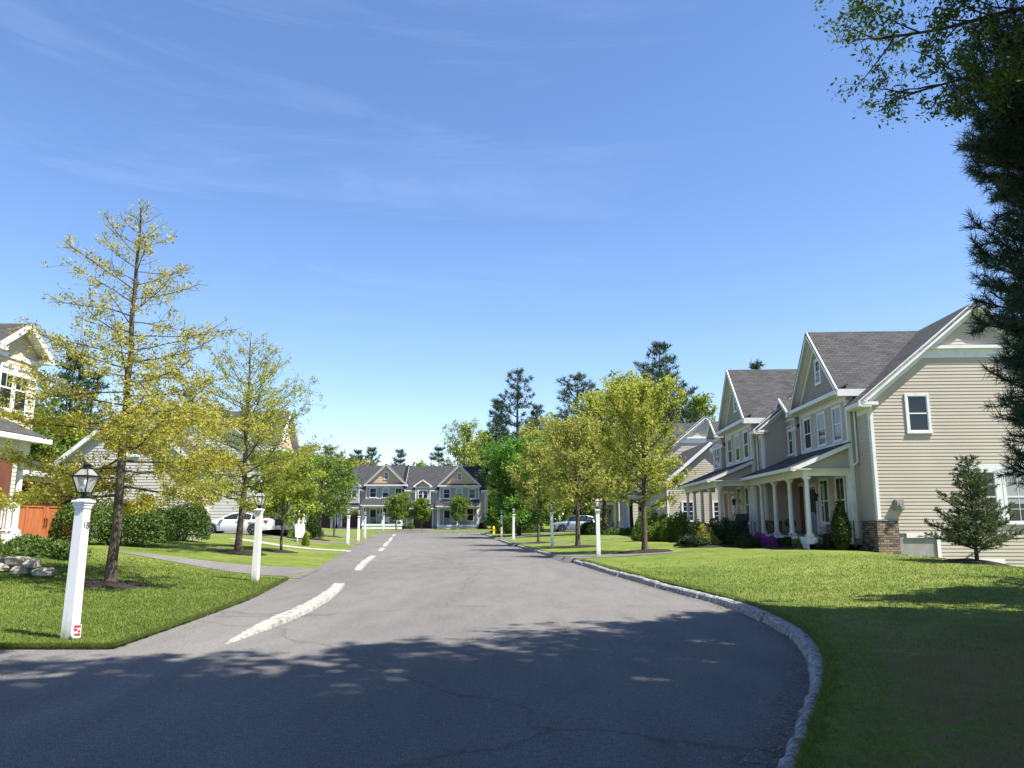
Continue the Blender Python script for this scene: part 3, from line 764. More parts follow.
    if garage:
        gw = min(2.75, g - .9); gx = X(tc_)
        B0 = ((0, 0, 0), (1, 0), (0, -1))
        t = MB(); t.bbox(B0, gx - gw / 2 - .16, gx - gw / 2, 0, .09, .0, 2.45); t.bbox(B0, gx + gw / 2, gx + gw / 2 + .16, 0, .09, .0, 2.45); t.bbox(B0, gx - gw / 2 - .2, gx + gw / 2 + .2, 0, .1, 2.45, 2.65); t.build('garage_frame', 'white', R)
        t = MB(); t.bbox(B0, gx - gw / 2, gx + gw / 2, 0, .02, 0.0, 2.45)
        for i in range(4):
            for j in range(4):
                a = gx - gw / 2 + .07 + i * (gw - .06) / 4; t.bbox(B0, a, a + gw / 4 - .12, .02, .04, .06 + j * .6, .06 + j * .6 + .5)
        t.build('garage_door', gar_mat, R)
        t = MB(); gy = -1.0
        q(t, [(0, gy, 2.95), (g - .25, gy, 2.95), (g - .25, -.0, 3.5), (0, -.0, 3.5)], .07); t.build('garage_roof', roof, R)
        t = MB(); box(t, 0, g - .25, gy - .04, gy + .02, 2.76, 2.91); box(t, 0, g - .25, gy + .02, 0, 2.78, 2.82)
        for xx in (.02, g - .27): t.beam((X(xx), gy, 2.84), (X(xx), 0, 3.39), .04, .15)
        t.build('garage_fascia', 'white', R)
    # downspout
    t = MB(); xx = X(br + .14) if e > .3 else X(br - .2); yq = -.08 if e > .3 else -.42
    t.cyl((xx, yq, 3.4), (xx, yq, 5.6), .04, .04, 8); t.cyl((xx, yq, 3.4), (xx - .2 * m, yq - .2, 3.2), .04, .04, 8); t.build('downspout', 'white', R)
    return R

def wing(loc, rz, label, w=9.0, half=3.2, ez=3.9, sl=.84, side='sidingR', roof='roof', wins=(), fine=.14, group=None):
    """lower gabled wing: gable ends face local +x / -x, front local -y"""
    R = empty('townhouse_wing', loc, rz); tag(R, label, 'house', group)
    D = 2 * half; rz_ = ez + sl * half
    c = MB(); c.box(.02, w - .02, .02, D - .02, -1, ez - .05); c.build('foundation', 'concrete', R)
    Bf = ((0, 0, 0), (1, 0), (0, -1)); m_ = MB(); siding(m_, Bf, lambda z: 0, lambda z: w, .2, ez, fine); m_.build('front_wall', side, R)
    for s_ in (1, -1):
        Bs = ((w, 0, 0), (0, 1), (1, 0)) if s_ > 0 else ((0, D, 0), (0, -1), (-1, 0))
        m_ = MB(); siding(m_, Bs, lambda z: max(0, (z - ez) / sl), lambda z: D - max(0, (z - ez) / sl), .2, rz_, fine); m_.build('end_wall', side, R)
        t = MB(); t.bbox(Bs, 0, .12, 0, .03, .1, ez); t.bbox(Bs, D - .12, D, 0, .03, .1, ez); t.build('corner_board', 'white', R)
        xe = w + .28 if s_ > 0 else -.28; t = MB()
        for yy in (-.4, D + .4):
            t.beam((xe, yy, ez - .4 * sl - .1), (xe, half, rz_ - .1), .05, .2); t.beam(((xe + (w if s_ > 0 else 0)) / 2, yy, ez - .4 * sl - .17), ((xe + (w if s_ > 0 else 0)) / 2, half, rz_ - .17), .26, .02)
        t.build('rake', 'white', R)
    t = MB(); z0 = ez - .4 * sl
    t.slab([(-.3, -.4, z0), (w + .3, -.4, z0), (w + .3, half, rz_), (-.3, half, rz_)], .09); t.slab([(-.3, D + .4, z0), (w + .3, D + .4, z0), (w + .3, half, rz_), (-.3, half, rz_)], .09); t.build('roof', roof, R)
    t = MB(); t.box(-.3, w + .3, -.46, -.39, z0 - .18, z0 - .04); t.build('fascia', 'white', R)
    for (bs, s, z, ww, hh) in wins:
        B_ = {'R': ((w, 0, 0), (0, 1), (1, 0)), 'L': ((0, D, 0), (0, -1), (-1, 0)), 'F': Bf}[bs]; window(R, B_, s, z, ww, hh, 'grid')
    return R
# ------------------------------------------------------------------ vegetation
class Tubes:
    def __init__(self): self.V = []; self.Q = []; self.n = 0
    def add(self, pts, rad, k=5):
        pts = np.asarray(pts, float); m_ = len(pts)
        t = np.gradient(pts, axis=0); t /= np.linalg.norm(t, axis=1)[:, None] + 1e-9
        ref = np.array((0, 0, 1.)) if abs(t[0][2]) < .9 else np.array((1., 0, 0))
        s = np.cross(t, ref); s /= np.linalg.norm(s, axis=1)[:, None] + 1e-9; u = np.cross(t, s)
        an = np.linspace(0, 2 * PI, k, endpoint=False)
        ring = pts[:, None, :] + (np.cos(an)[None, :, None] * s[:, None, :] + np.sin(an)[None, :, None] * u[:, None, :]) * np.asarray(rad)[:, None, None]
        self.V.append(ring.reshape(-1, 3)); idx = np.arange(m_ * k).reshape(m_, k) + self.n
        nx = np.roll(idx, -1, axis=1)
        self.Q.append(np.stack([idx[:-1], nx[:-1], nx[1:], idx[1:]], -1).reshape(-1, 4)); self.n += m_ * k
    def build(self, name, mat, parent):
        return np_mesh(name, np.concatenate(self.V), np.concatenate(self.Q), mat, parent, smooth_=True)

def unit(v): return v / (np.linalg.norm(v, axis=-1, keepdims=True) + 1e-9)
def leaves_mesh(name, C, size, mat, parent, r, aspect=.55, rnd=None, up=.3, sizevar=.45):
    """one folded diamond per point"""
    n = len(C); a = unit(r.normal(size=(n, 3)) + np.array((0, 0, -.15))); b_ = unit(np.cross(a, r.normal(size=(n, 3)) + np.array((0, 0, up))))
    s = size * (1 + sizevar * r.normal(size=n)).clip(.4, 1.8); s = s[:, None]
    p0 = C - a * s * .5; p1 = C + b_ * s * aspect * .5; p2 = C + a * s * .5; p3 = C - b_ * s * aspect * .5
    V = np.stack([p0, p1, p2, p3], 1).reshape(-1, 3); Q = np.arange(4 * n).reshape(n, 4)
    if rnd is None: rnd = r.random(n)
    return np_mesh(name, V, Q, mat, parent, rnd=rnd)
def needles_mesh(name, base, dirs, length, width, mat, parent, r, rnd):
    n = len(base); side = unit(np.cross(dirs, r.normal(size=(n, 3)))) * width / 2
    tip = base + dirs * length
    V = np.stack([base - side, base + side, tip + side * .5, tip - side * .5], 1).reshape(-1, 3)
    return np_mesh(name, V, np.arange(4 * n).reshape(n, 4), mat, parent, rnd=rnd)

def limb(start, az, el, L_, n=6, droop=0., wob=.06, r=None):
    p = [np.array(start, float)]; d = np.array((math.cos(az) * math.cos(el), math.sin(az) * math.cos(el), math.sin(el)))
    st = L_ / n
    for i in range(n):
        d = d + r.normal(size=3) * wob + np.array((0, 0, droop / n)); d /= np.linalg.norm(d); p.append(p[-1] + d * st)
    return np.array(p)

def tree(name, loc, label, cat, H, tr, cb, prof, nb, elev, lf, lmat, n_leaf, lsize, bark='bark', seed=1, droop=.15, sub=7, spread=.12, group=None, tip=.35, lean=(0, 0), clump=.5, aspect=.6, leader=True, twig=True, lowdense=1.0, br=.5):
    """broadleaf: leader, limbs, twigs with leaf clusters. prof(t) crown radius along t=0..1 of the crown, elev(t) limb angle"""
    r = np.random.default_rng(seed); R = empty(name, loc); tag(R, label, cat, group)
    T = Tubes(); zs = np.linspace(-.15, H * .97, 14)
    wx = np.cumsum(r.normal(size=14)) * .012 * H / 8 * 2; wy = np.cumsum(r.normal(size=14)) * .012 * H / 8 * 2
    wx -= wx[1]; wy -= wy[1]; wx[0] = 0; wy[0] = 0
    wx += lean[0] * (zs.clip(0) / H) ** 1.5; wy += lean[1] * (zs.clip(0) / H) ** 1.5
    rad = tr * (1 - zs.clip(0) / H) ** .8 + .012; rad[0] = tr * 1.5; rad[1] = tr * 1.12
    tp = np.stack([wx, wy, zs], 1); T.add(tp, rad, 9)
    twigs = []; az = r.random() * 6.28
    for i in range(nb):
        t = (i + .5 * r.random()) / nb; z = cb + (H - cb) * (t ** .95) * .96; az += 2.4 + r.normal() * .35
        L_ = prof(t) * (1 + .16 * r.normal()); L_ = max(.25, L_)
        c = np.array([np.interp(z, zs, wx), np.interp(z, zs, wy), z]); el = elev(t) + r.normal() * .1
        LL = min(L_ / max(.5, math.cos(el)), (H - z) / max(.12, math.sin(max(.01, el)) + droop * .5) + .12); L_ = min(L_, LL)
        b0 = limb(c, az, el, LL, 7, droop, .07, r)
        r0 = np.interp(z, zs, rad) * br * (.6 + .4 * min(1, L_ / 2)); T.add(b0, np.linspace(r0, .006, 8), 5)
        ns = max(3, int(sub * L_ / 2))
        wl = 1 + (lowdense - 1) * max(0.0, 1 - t / .5); twigs.append((b0[3:], 1.0 * wl))
        for k_ in range(ns):
            u = .22 + .76 * (k_ + r.random()) / ns; j = u * 7; j0 = int(min(6, j)); s = b0[j0] + (b0[j0 + 1] - b0[j0]) * (j - j0)
            a2 = az + (1 if k_ % 2 else -1) * (.7 + .35 * r.random()); e2 = el + r.normal() * .28 + .1
            l2 = L_ * (.42 - .22 * u) * (1 + .3 * r.normal()); l2 = max(.2, l2)
            b2 = limb(s, a2, e2, l2, 4, .1, .12, r)
            if twig: T.add(b2, np.linspace(max(.005, r0 * .3), .004, 5), 3)
            twigs.append((b2, .8 * wl))
    if leader: twigs.append((tp[-4:], .6))
    T.build('trunk', bark, R)
    # leaf clusters along twigs
    seg = np.array([np.linalg.norm(np.diff(b_, axis=0), axis=1).sum() * w for b_, w in twigs]); cnt = r.multinomial(n_leaf, seg / seg.sum())
    C = []; RR = []
    for (b_, w), c in zip(twigs, cnt):
        if c == 0: continue
        ncl = max(1, int(c / 14)); tt = r.random(ncl) ** .8 * (len(b_) - 1)
        j = np.minimum(tt.astype(int), len(b_) - 2); cl = b_[j] + (b_[j + 1] - b_[j]) * (tt - j)[:, None] + r.normal(size=(ncl, 3)) * spread * clump
        base = r.random(ncl); pick = r.integers(0, ncl, c)
        C.append(cl[pick] + r.normal(size=(c, 3)) * spread * .55); RR.append((base[pick] * .6 + r.random(c) * .4))
    leaves_mesh('crown', np.concatenate(C), lsize, lmat, R, r, aspect, np.concatenate(RR))
    return R

def pine(name, loc, label, H, tr, cb, prof, whorls, per, lmat, nl, nw, tuft, seed, elev=lambda t: .1 + .5 * t, droop=.1, bark='bark_d', group=None, cat='pine tree', tuft_step=.35, dead=3, sweep=.35, keep=None, lv=.28):
    r = np.random.default_rng(seed); R = empty(name, loc); tag(R, label, cat, group)
    T = Tubes(); zs = np.linspace(-.3, H, 12); rad = tr * (1 - zs.clip(0) / H) ** .8 + .01; wx = np.cumsum(r.normal(size=12)) * .01 * H / 8; wx -= wx[0]
    T.add(np.stack([wx, wx * .4, zs], 1), rad, 8)
    B_ = []; D_ = []; RN = []
    for i in range(whorls):
        t = (i + .3 * r.random()) / whorls; z = cb + (H - cb) * t * .985; a0 = r.random() * 6.28
        for j in range(per):
            if r.random() < .12: continue
            az = a0 + j * 2 * PI / per + r.normal() * .25
            if keep and not keep(az, z): continue
            L_ = max(.3, prof(t) * (1 + lv * r.normal())); el = elev(t) + r.normal() * .1
            c = np.array([np.interp(z, zs, wx), 0, z]); b0 = limb(c, az, el, L_, 7, droop, .05, r); b0[:, 2] += sweep * L_ * np.linspace(0, 1, 8) ** 2 * .5
            r0 = max(.012, np.interp(z, zs, rad) * .35); T.add(b0, np.linspace(r0, .006, 8), 4)
            tips = []
            n2 = max(2, int(L_ / tuft_step))
            for k_ in range(n2):
                u = .18 + .82 * (k_ + r.random()) / n2; q = u * 7; q0 = int(min(6, q)); s = b0[q0] + (b0[q0 + 1] - b0[q0]) * (q - q0)
                for sg in (-1, 1):
                    l2 = max(tuft_step * .6, L_ * (.46 - .3 * u)) * (1 + .25 * r.normal()); b2 = limb(s, az + sg * (.8 + .25 * r.random()), el + .15 + r.normal() * .2, l2, 3, .25, .12, r)
                    if tr > 0 and l2 > tuft_step * .5: T.add(b2, np.linspace(r0 * .3 + .003, .003, 4), 3)
                    m2 = max(1, int(l2 / (tuft_step * .7)))
                    for w in range(m2):
                        v = (w + 1) / m2 * 3; v0 = int(min(2, v - 1e-6)); tips.append((b2[v0] + (b2[v0 + 1] - b2[v0]) * (v - v0), b2[v0 + 1] - b2[v0]))
            tips.append((b0[-1], b0[-1] - b0[-2]))
            tp = np.array([a for a, _ in tips]); td = unit(np.array([b_ for _, b_ in tips])); m2 = len(tp)
            base = np.repeat(tp, tuft, 0) - np.repeat(td, tuft, 0) * (r.random((m2 * tuft, 1)) * nl * .9)
            d = unit(np.repeat(td, tuft, 0) * .55 + r.normal(size=(m2 * tuft, 3)) * .62 + np.array((0, 0, .12)))
            B_.append(base); D_.append(d); RN.append((np.repeat(r.random(m2), tuft) * .55 + r.random(m2 * tuft) * .45))
    for i in range(dead):
        z = cb * (.35 + .6 * r.random()); T.add(limb((0, 0, z), r.random() * 6.28, .1, .8 + H * .03, 4, 0, .1, r), np.linspace(.03, .006, 5), 3)
    T.build('trunk', bark, R)
    B_ = np.concatenate(B_); D_ = np.concatenate(D_)
    L2 = nl * (1 + .2 * r.normal(size=len(B_))).clip(.5, 1.5); needles_mesh('crown', B_, D_, L2[:, None], nw, lmat, R, r, np.concatenate(RN))
    return R

def shrub(name, loc, label, rx, ry, rz, n, ls, lmat, seed, cat='shrub', group=None, form='dome', lump=.24, aspect=.6, rot=0, stems=True):
    n = int(n * 1.15); r = np.random.default_rng(seed); R = empty(name, loc, rot); tag(R, label, cat, group)
    d = unit(r.normal(size=(n, 3))); d[:, 2] = np.abs(d[:, 2]) if form != 'ball' else d[:, 2]
    ph = r.normal(size=(6, 3)) * 3.0; ff = sum(np.sin(d @ p + i) for i, p in enumerate(ph)) / 6
    rad = (1 + lump * ff * 2.2) * (1 - np.abs(r.normal(size=n)) * .2)
    rad = rad.clip(.25, 1.3)
    C = d * rad[:, None]
    if form == 'cone':
        t = r.random(n) ** 1.3; a = r.random(n) * 6.283; w = (np.sin(PI * (t * .86 + .12)) ** .8) * (1 - t * .35) * (1 - np.abs(r.normal(size=n)) * .1); C = np.stack([np.cos(a) * w, np.sin(a) * w, t], 1)
    if form == 'box':
        C[:, :2] = np.sign(C[:, :2]) * np.abs(C[:, :2]) ** .7; C[:, 2] = C[:, 2] ** .6
    C = C * np.array((rx, ry, rz)) + np.array((0, 0, .04 if form != 'ball' else rz))
    cl = r.random(60)[(np.abs((C * 7).astype(int)).sum(1)) % 60]
    ks = max(20, n // 14); i_ = r.integers(0, n, ks)      # stray shoots breaking the outline
    sh_ = np.concatenate([C[i_[:ks // 6]]] * 6)[:ks]; sh_ = sh_ + r.random((len(sh_), 1)) * np.array((0, 0, .16)) * min(1.5, rz) + r.normal(size=(len(sh_), 3)) * .02 + unit(sh_) * r.random((len(sh_), 1)) * .1
    C[i_[:len(sh_)]] = sh_
    leaves_mesh('foliage', C, ls, lmat, R, r, aspect, cl * .5 + r.random(n) * .5, up=.6)
    if stems:
        T = Tubes()
        for i in range(9):
            a = r.random() * 6.28; e_ = .9 + .4 * r.random(); L_ = .75 * min(rx, rz)
            T.add(limb((r.normal() * rx * .2, r.normal() * ry * .2, -.05), a, e_, L_, 4, .1, .15, r), np.linspace(.02, .006, 5), 4)
        T.build('stems', 'bark_d', R)
    # dark woody heart so the shrub is not see-through
    return R

def mulch(c, r_, ry=None):
    mb = MB(); n = 26; ry = ry or r_; V = [(c[0], c[1], c[2] + .09)]; F = []
    for k_, (q, h) in enumerate(((.25, .085), (.6, .06), (.85, .035), (1, -.03))):
        for i in range(n):
            a = 2 * PI * i / n; w = q * (1 + .09 * math.sin(3 * a + c[0] * 3) + .06 * math.sin(7 * a) + random.uniform(-.03, .03)); x = c[0] + math.cos(a) * r_ * w; y = c[1] + math.sin(a) * ry * w
            V.append((x, y, max(ground(x, y), c[2] - .3) + h + random.uniform(-.012, .012)))
    for i in range(n): F.append((0, 1 + i, 1 + (i + 1) % n))
    for k_ in range(3):
        for i in range(n): F.append((1 + k_ * n + i, 1 + (k_ + 1) * n + i, 1 + (k_ + 1) * n + (i + 1) % n, 1 + k_ * n + (i + 1) % n))
    mb.add(V, F); return tag(mb.build('mulch_bed', 'mulch'), kind='structure')

# ------------------------------------------------------------------ lamps
def lamp_post(loc, rz, label, number=None):
    R = empty('lamp_post', loc, rz); tag(R, label, 'lamp post', 'white lamp posts along both sides of the street'); R.rotation_euler = (random.uniform(-.008, .008), random.uniform(-.01, .01), rz + random.uniform(-.12, .12))
    p = MB(); w = .082
    p.add([(-w, -w, -.15), (w, -w, -.15), (w, w, -.15), (-w, w, -.15), (-w * .86, -w * .86, 1.72), (w * .86, -w * .86, 1.72), (w * .86, w * .86, 1.72), (-w * .86, w * .86, 1.72)],
          [(0, 3, 2, 1), (4, 5, 6, 7), (0, 1, 5, 4), (1, 2, 6, 5), (2, 3, 7, 6), (3, 0, 4, 7)])
    p.box(-.082, .082, -.082, .082, 1.72, 1.76); p.box(-.092, .092, -.092, .092, 1.76, 1.80); p.box(-.108, .108, -.108, .108, 1.80, 1.83); p.box(-.07, .07, -.07, .07, 1.83, 1.85)
    p.build('post', 'post', R, bevel=.006)
    f = MB(); f.cyl((0, 0, 1.85), (0, 0, 1.93), .035, .03, 10); f.box(-.068, .068, -.068, .068, 1.93, 1.945)
    a, b_ = .062, .122; z0, z1, z2 = 1.945, 2.16, 2.27
    for sx in (-1, 1):
        for sy in (-1, 1):
            f.beam((sx * a, sy * a, z0), (sx * b_, sy * b_, z1), .016, .016); f.beam((sx * b_, sy * b_, z1), (sx * .05, sy * .05, z2), .014, .014)
            f.cyl((sx * .06, sy * .06, 1.85), (sx * .07, sy * .07, 1.94), .006, .006, 5)
    for s_ in (-1, 1):
        f.box(-b_ - .012, b_ + .012, s_ * b_ - .012, s_ * b_ + .012, z1 - .008, z1 + .014); f.box(s_ * b_ - .012, s_ * b_ + .012, -b_ + .012, b_ - .012, z1 - .008, z1 + .014)
    f.box(-.06, .06, -.06, .06, z2 - .005, z2 + .012); f.cyl((0, 0, z2 + .012), (0, 0, z2 + .05), .05, .055, 10); f.cyl((0, 0, z2 + .05), (0, 0, z2 + .065), .065, .045, 10)
    fr = f.build('lantern', 'black', R)
    g = MB(); a -= .004; b_ -= .004
    ca = [(-a, -a), (a, -a), (a, a), (-a, a)]; cb_ = [(-b_, -b_), (b_, -b_), (b_, b_), (-b_, b_)]; cc = [(-.048, -.048), (.048, -.048), (.048, .048), (-.048, .048)]
    V = [(*q, z0) for q in ca] + [(*q, z1) for q in cb_] + [(*q, z2) for q in cc]
    g.add(V, [(i + 4 * k_, (i + 1) % 4 + 4 * k_, (i + 1) % 4 + 4 + 4 * k_, i + 4 + 4 * k_) for k_ in (0, 1) for i in range(4)]); g.build('pane', 'clear', fr)
    g = MB(); g.lathe([(.012, 0), (.014, .04), (.026, .08), (.03, .11), (.02, .14), (.004, .155)], (0, 0, 1.96), 10); g.build('bulb', 'bulb', fr, smooth_=True)
    if number:
        cu = bpy.data.curves.new('number', 'FONT'); cu.body = number; cu.size = .13; cu.extrude = .004; cu.align_x = 'CENTER'
        to = bpy.data.objects.new('tmp', cu); COL.objects.link(to)
        dg = bpy.context.evaluated_depsgraph_get(); me = bpy.data.meshes.new_from_object(to.evaluated_get(dg)); bpy.data.objects.remove(to)
        me.materials.clear(); me.materials.append(M['ink']); o = bpy.data.objects.new('house_number', me); COL.objects.link(o); o.parent = R
        o.location = (.095, 0, 1.45); o.rotation_euler = (PI / 2, 0, PI / 2)
        o.location.x = .0755
    return R

# ------------------------------------------------------------------ cars
def car(loc, rz, label, kind='sedan', paint='car_white'):
    R = empty('parked_car', loc, rz); tag(R, label, 'car', None)
    if kind == 'sedan':
        Lc = 4.75; hw = .9
        top = [(-2.38, .62), (-2.3, .74), (-1.9, .86), (-1.1, .97), (-.95, 1.0), (.0, 1.0), (1.3, 1.0), (1.75, 1.06), (2.25, 1.04), (2.37, .9)]
        gh = [(-1.05, .98), (-.15, 1.40), (.25, 1.46), (.85, 1.45), (1.35, 1.33), (1.95, 1.06)]
        wx = (-1.42, 1.38); wr = .33; sill = .24
    else:
        Lc = 4.5; hw = .93
        top = [(-2.25, .7), (-2.15, .9), (-1.8, 1.0), (-1.05, 1.08), (-.9, 1.1), (0, 1.1), (1.4, 1.12), (2.05, 1.14), (2.22, .95)]
        gh = [(-1.0, 1.08), (-.25, 1.58), (.2, 1.68), (1.2, 1.66), (1.85, 1.52), (2.12, 1.12)]
        wx = (-1.35, 1.35); wr = .36; sill = .3
    xs = np.linspace(-Lc / 2, Lc / 2, 61); tx = [p[0] for p in top]; tz = [p[1] for p in top]
    V = []; F = []; sect = 8
    for x in xs:
        zt = np.interp(x, tx, tz); en = 1 - .13 * abs(x / (Lc / 2)) ** 4 - .05 * abs(x / (Lc / 2)) ** 2
        zl = sill + .08 * (abs(x) / (Lc / 2)) ** 6
        for w in wx:
            dd = abs(x - w)
            if dd < wr + .06: zl = max(zl, math.sqrt(max(0, (wr + .06) ** 2 - dd ** 2)) + wr - .02)
        W_ = hw * en; sec = [(W_ * .93, zl), (W_ * .99, zl + (zt - zl) * .25), (W_, zl + (zt - zl) * .6), (W_ * .96, zt - .05), (W_ * .86, zt), (0, zt + .015)]
        V += [(x, -y, z) for y, z in sec] + [(x, y, z) for y, z in sec[::-1][1:]]
    m_ = 11
    for i in range(len(xs) - 1):
        for j in range(m_ - 1): F.append((i * m_ + j, i * m_ + j + 1, (i + 1) * m_ + j + 1, (i + 1) * m_ + j))
    F += [tuple(range(m_ - 1, -1, -1)), tuple((len(xs) - 1) * m_ + j for j in range(m_))]
    b_ = MB(); b_.add(V, F); body = b_.build('body', paint, R, smooth_=True)
    # cabin: glass house then roof and pillars
    gx = [p[0] for p in gh]; gz = [p[1] for p in gh]; xs2 = np.linspace(gx[0], gx[-1], 25); V = []; F = []
    for x in xs2:
        zt = np.interp(x, gx, gz); zb = np.interp(x, tx, tz) - .03; t = min(1, (zt - zb) / .35); w0 = hw * .88; w1 = hw * (.88 - .2 * t)
        V += [(x, -w0, zb), (x, -w1, zt - .015), (x, 0, zt), (x, w1, zt - .015), (x, w0, zb)]
    for i in range(len(xs2) - 1):
        for j in range(4): F.append((i * 5 + j, i * 5 + j + 1, (i + 1) * 5 + j + 1, (i + 1) * 5 + j))
    g = MB(); g.add(V, F); g.build('windows', 'glass', R, smooth_=True)
    V = []; F = []; xs3 = np.linspace(gh[1][0] - .05, gh[-2][0] + .1, 16)
    for x in xs3:
        zt = np.interp(x, gx, gz); w1 = hw * .70; V += [(x, -w1, zt - .05), (x, -w1 * .95, zt + .012), (x, 0, zt + .03), (x, w1 * .95, zt + .012), (x, w1, zt - .05)]
    for i in range(len(xs3) - 1):
        for j in range(4): F.append((i * 5 + j, i * 5 + j + 1, (i + 1) * 5 + j + 1, (i + 1) * 5 + j))
    F += [(4, 3, 2, 1, 0), tuple(len(V) - 5 + j for j in range(5))]
    b_ = MB(); b_.add(V, F)
    for s_ in (-1, 1):
        pil = [(gh[0], gh[1])] + [((x_, np.interp(x_, tx, tz)), (x_ + .02, np.interp(x_ + .02, gx, gz))) for x_ in (.32, 1.22)] + [(gh[-1], gh[-2])]
        for (a, c) in pil: b_.beam((a[0], s_ * hw * .885, a[1] - .02), (c[0], s_ * hw * .70, c[1] - .02), .035, .07 if a != gh[-1] else .13)
    b_.build('roof', paint, R, smooth_=False)
    for w in wx:
        for s_ in (-1, 1):
            t = MB(); y = s_ * (hw - .12); t.cyl((w, y - .11, wr), (w, y + .11, wr), wr, wr, 22); wh = t.build('wheel', 'rubber', R)
            t = MB(); y2 = y + s_ * .113; t.cyl((w, y2 - .01, wr), (w, y2 + .006, wr), wr * .18, wr * .18, 10)
            for k_ in range(5):
                a = k_ * 2 * PI / 5; t.beam((w, y2, wr), (w + math.cos(a) * wr * .66, y2, wr + math.sin(a) * wr * .66), .012, .07, (0, 1, 0))
            n_ = 20
            for k_ in range(n_):
                a, c = 2 * PI * k_ / n_, 2 * PI * (k_ + 1) / n_; t.beam((w + math.cos(a) * wr * .68, y2, wr + math.sin(a) * wr * .68), (w + math.cos(c) * wr * .68, y2, wr + math.sin(c) * wr * .68), .02, .03, (0, 1, 0))
            t.build('rim', 'alloy', wh)
    for s_ in (-1, 1):
        t = MB(); t.box(Lc / 2 - .28, Lc / 2 - .03, s_ * hw * .62, s_ * hw * .90, .82 if kind == 'sedan' else .9, .96 if kind == 'sedan' else 1.04); t.build('tail_light', 'tail', R)
        t = MB(); t.box(-Lc / 2 + .05, -Lc / 2 + .4, s_ * hw * .6, s_ * hw * .88, .62, .76); t.build('headlight', 'glass', R)
        t = MB(); t.box(gh[0][0] + .28, gh[0][0] + .46, s_ * hw * .92, s_ * hw * 1.12, 1.0, 1.13); t.build('mirror', paint, R)
        for x_ in (.2, 1.1):
            t = MB(); t.box(x_, x_ + .16, s_ * (hw - .02), s_ * (hw + .02), .84, .87); t.build('door_handle', paint, R)
        t = MB()
        for x_ in (-.85, .35, 1.22): t.box(x_, x_ + .012, s_ * (hw * .96), s_ * (hw * 1.0005 + .002), .36, .97)
        t.build('door_seam', 'black', R)
    return R
# ------------------------------------------------------------------ light and sky
AZ = math.radians(27); EL = math.radians(58)
sv = Vector((math.cos(AZ) * math.cos(EL), -math.sin(AZ) * math.cos(EL), math.sin(EL)))
sd = bpy.data.lights.new('sun', 'SUN'); sd.energy = 5.0; sd.angle = math.radians(.53); sd.color = (1, .945, .86)
so = bpy.data.objects.new('sun', sd); so.rotation_euler = sv.to_track_quat('Z', 'Y').to_euler(); so.location = (30, -20, 40); COL.objects.link(so)
w = bpy.data.worlds.new('World'); scene.world = w; w.use_nodes = True; nt = w.node_tree; L = nt.links.new
bg = nt.nodes['Background']; sky = N(nt, 'ShaderNodeTexSky'); sky.sky_type = 'NISHITA'; sky.sun_disc = False
sky.sun_elevation = EL; sky.sun_rotation = PI / 2 + AZ; sky.altitude = 50; sky.air_density = 1.0; sky.dust_density = .3; sky.ozone_density = 3.0
tc = N(nt, 'ShaderNodeTexCoord'); mp = N(nt, 'ShaderNodeMapping'); mp.inputs['Scale'].default_value = (1.1, 1.6, 9.0); mp.inputs['Rotation'].default_value = (0, .22, .0)
L(tc.outputs['Generated'], mp.inputs['Vector']); cn = N(nt, 'ShaderNodeTexNoise', Scale=1.7, Detail=9, Roughness=.62, Distortion=.6); L(mp.outputs[0], cn.inputs['Vector'])
cr = ramp(nt, [(.48, g3(0)), (.85, g3(.10))]); L(cn.outputs['Fac'], cr.inputs['Fac'])
dt = N(nt, 'ShaderNodeVectorMath', operation='DOT_PRODUCT'); dv = Vector(ray(230, 20)).normalized(); dt.inputs[1].default_value = dv; L(tc.outputs['Generated'], dt.inputs[0])
dr_ = ramp(nt, [(.84, g3(.12)), (.97, g3(1))]); L(dt.outputs['Value'], dr_.inputs['Fac'])
mm = N(nt, 'ShaderNodeMath', operation='MULTIPLY'); L(cr.outputs[0], mm.inputs[0]); L(dr_.outputs[0], mm.inputs[1])
mx = N(nt, 'ShaderNodeMixRGB', blend_type='MIX'); L(mm.outputs[0], mx.inputs[0]); L(sky.outputs[0], mx.inputs[1]); mx.inputs[2].default_value = (7.5, 8.2, 9.5, 1)
hs = N(nt, 'ShaderNodeHueSaturation'); hs.inputs['Saturation'].default_value = 1.12; hs.inputs['Value'].default_value = 1.0; L(mx.outputs[0], hs.inputs['Color']); ti = N(nt, 'ShaderNodeMixRGB', blend_type='MULTIPLY', Fac=1); ti.inputs[2].default_value = (1.08, 1.0, 1.05, 1); L(hs.outputs[0], ti.inputs[1]); L(ti.outputs[0], bg.inputs['Color']); bg.inputs['Strength'].default_value = .097
scene.view_settings.view_transform = 'Standard'; scene.view_settings.look = 'None'; scene.view_settings.gamma = 1; scene.view_settings.exposure = 1.2
scene.view_settings.use_curve_mapping = False
scene.cycles.max_bounces = 6; scene.cycles.transparent_max_bounces = 8; scene.cycles.diffuse_bounces = 3

# ------------------------------------------------------------------ houses
RR_ = -PI / 2
def place_right(px_near_y, xwall, W, z, rot=.056):
    """returns location/rotation so that local x=W sits at (xwall,Ynear)"""
    rz = RR_ - rot; # local +x -> world direction
    d = Vector((math.cos(rz), math.sin(rz), 0)); near = Vector((xwall, px_near_y, z)); return near - d * W, rz
l, r_ = place_right(29.1, 13.62, 2.95 + 5.9 + 1.42, .45)
townhouse(l, r_, 'nearest taupe sided townhouse on the right with stone corner and lit end wall', group=None, g=2.95, e=1.42, side='sidingR', garage=False, porch=(-.6, 8.75), ncol=5, tw_in=.5, detail=True)
R1 = bpy.data.objects['townhouse']
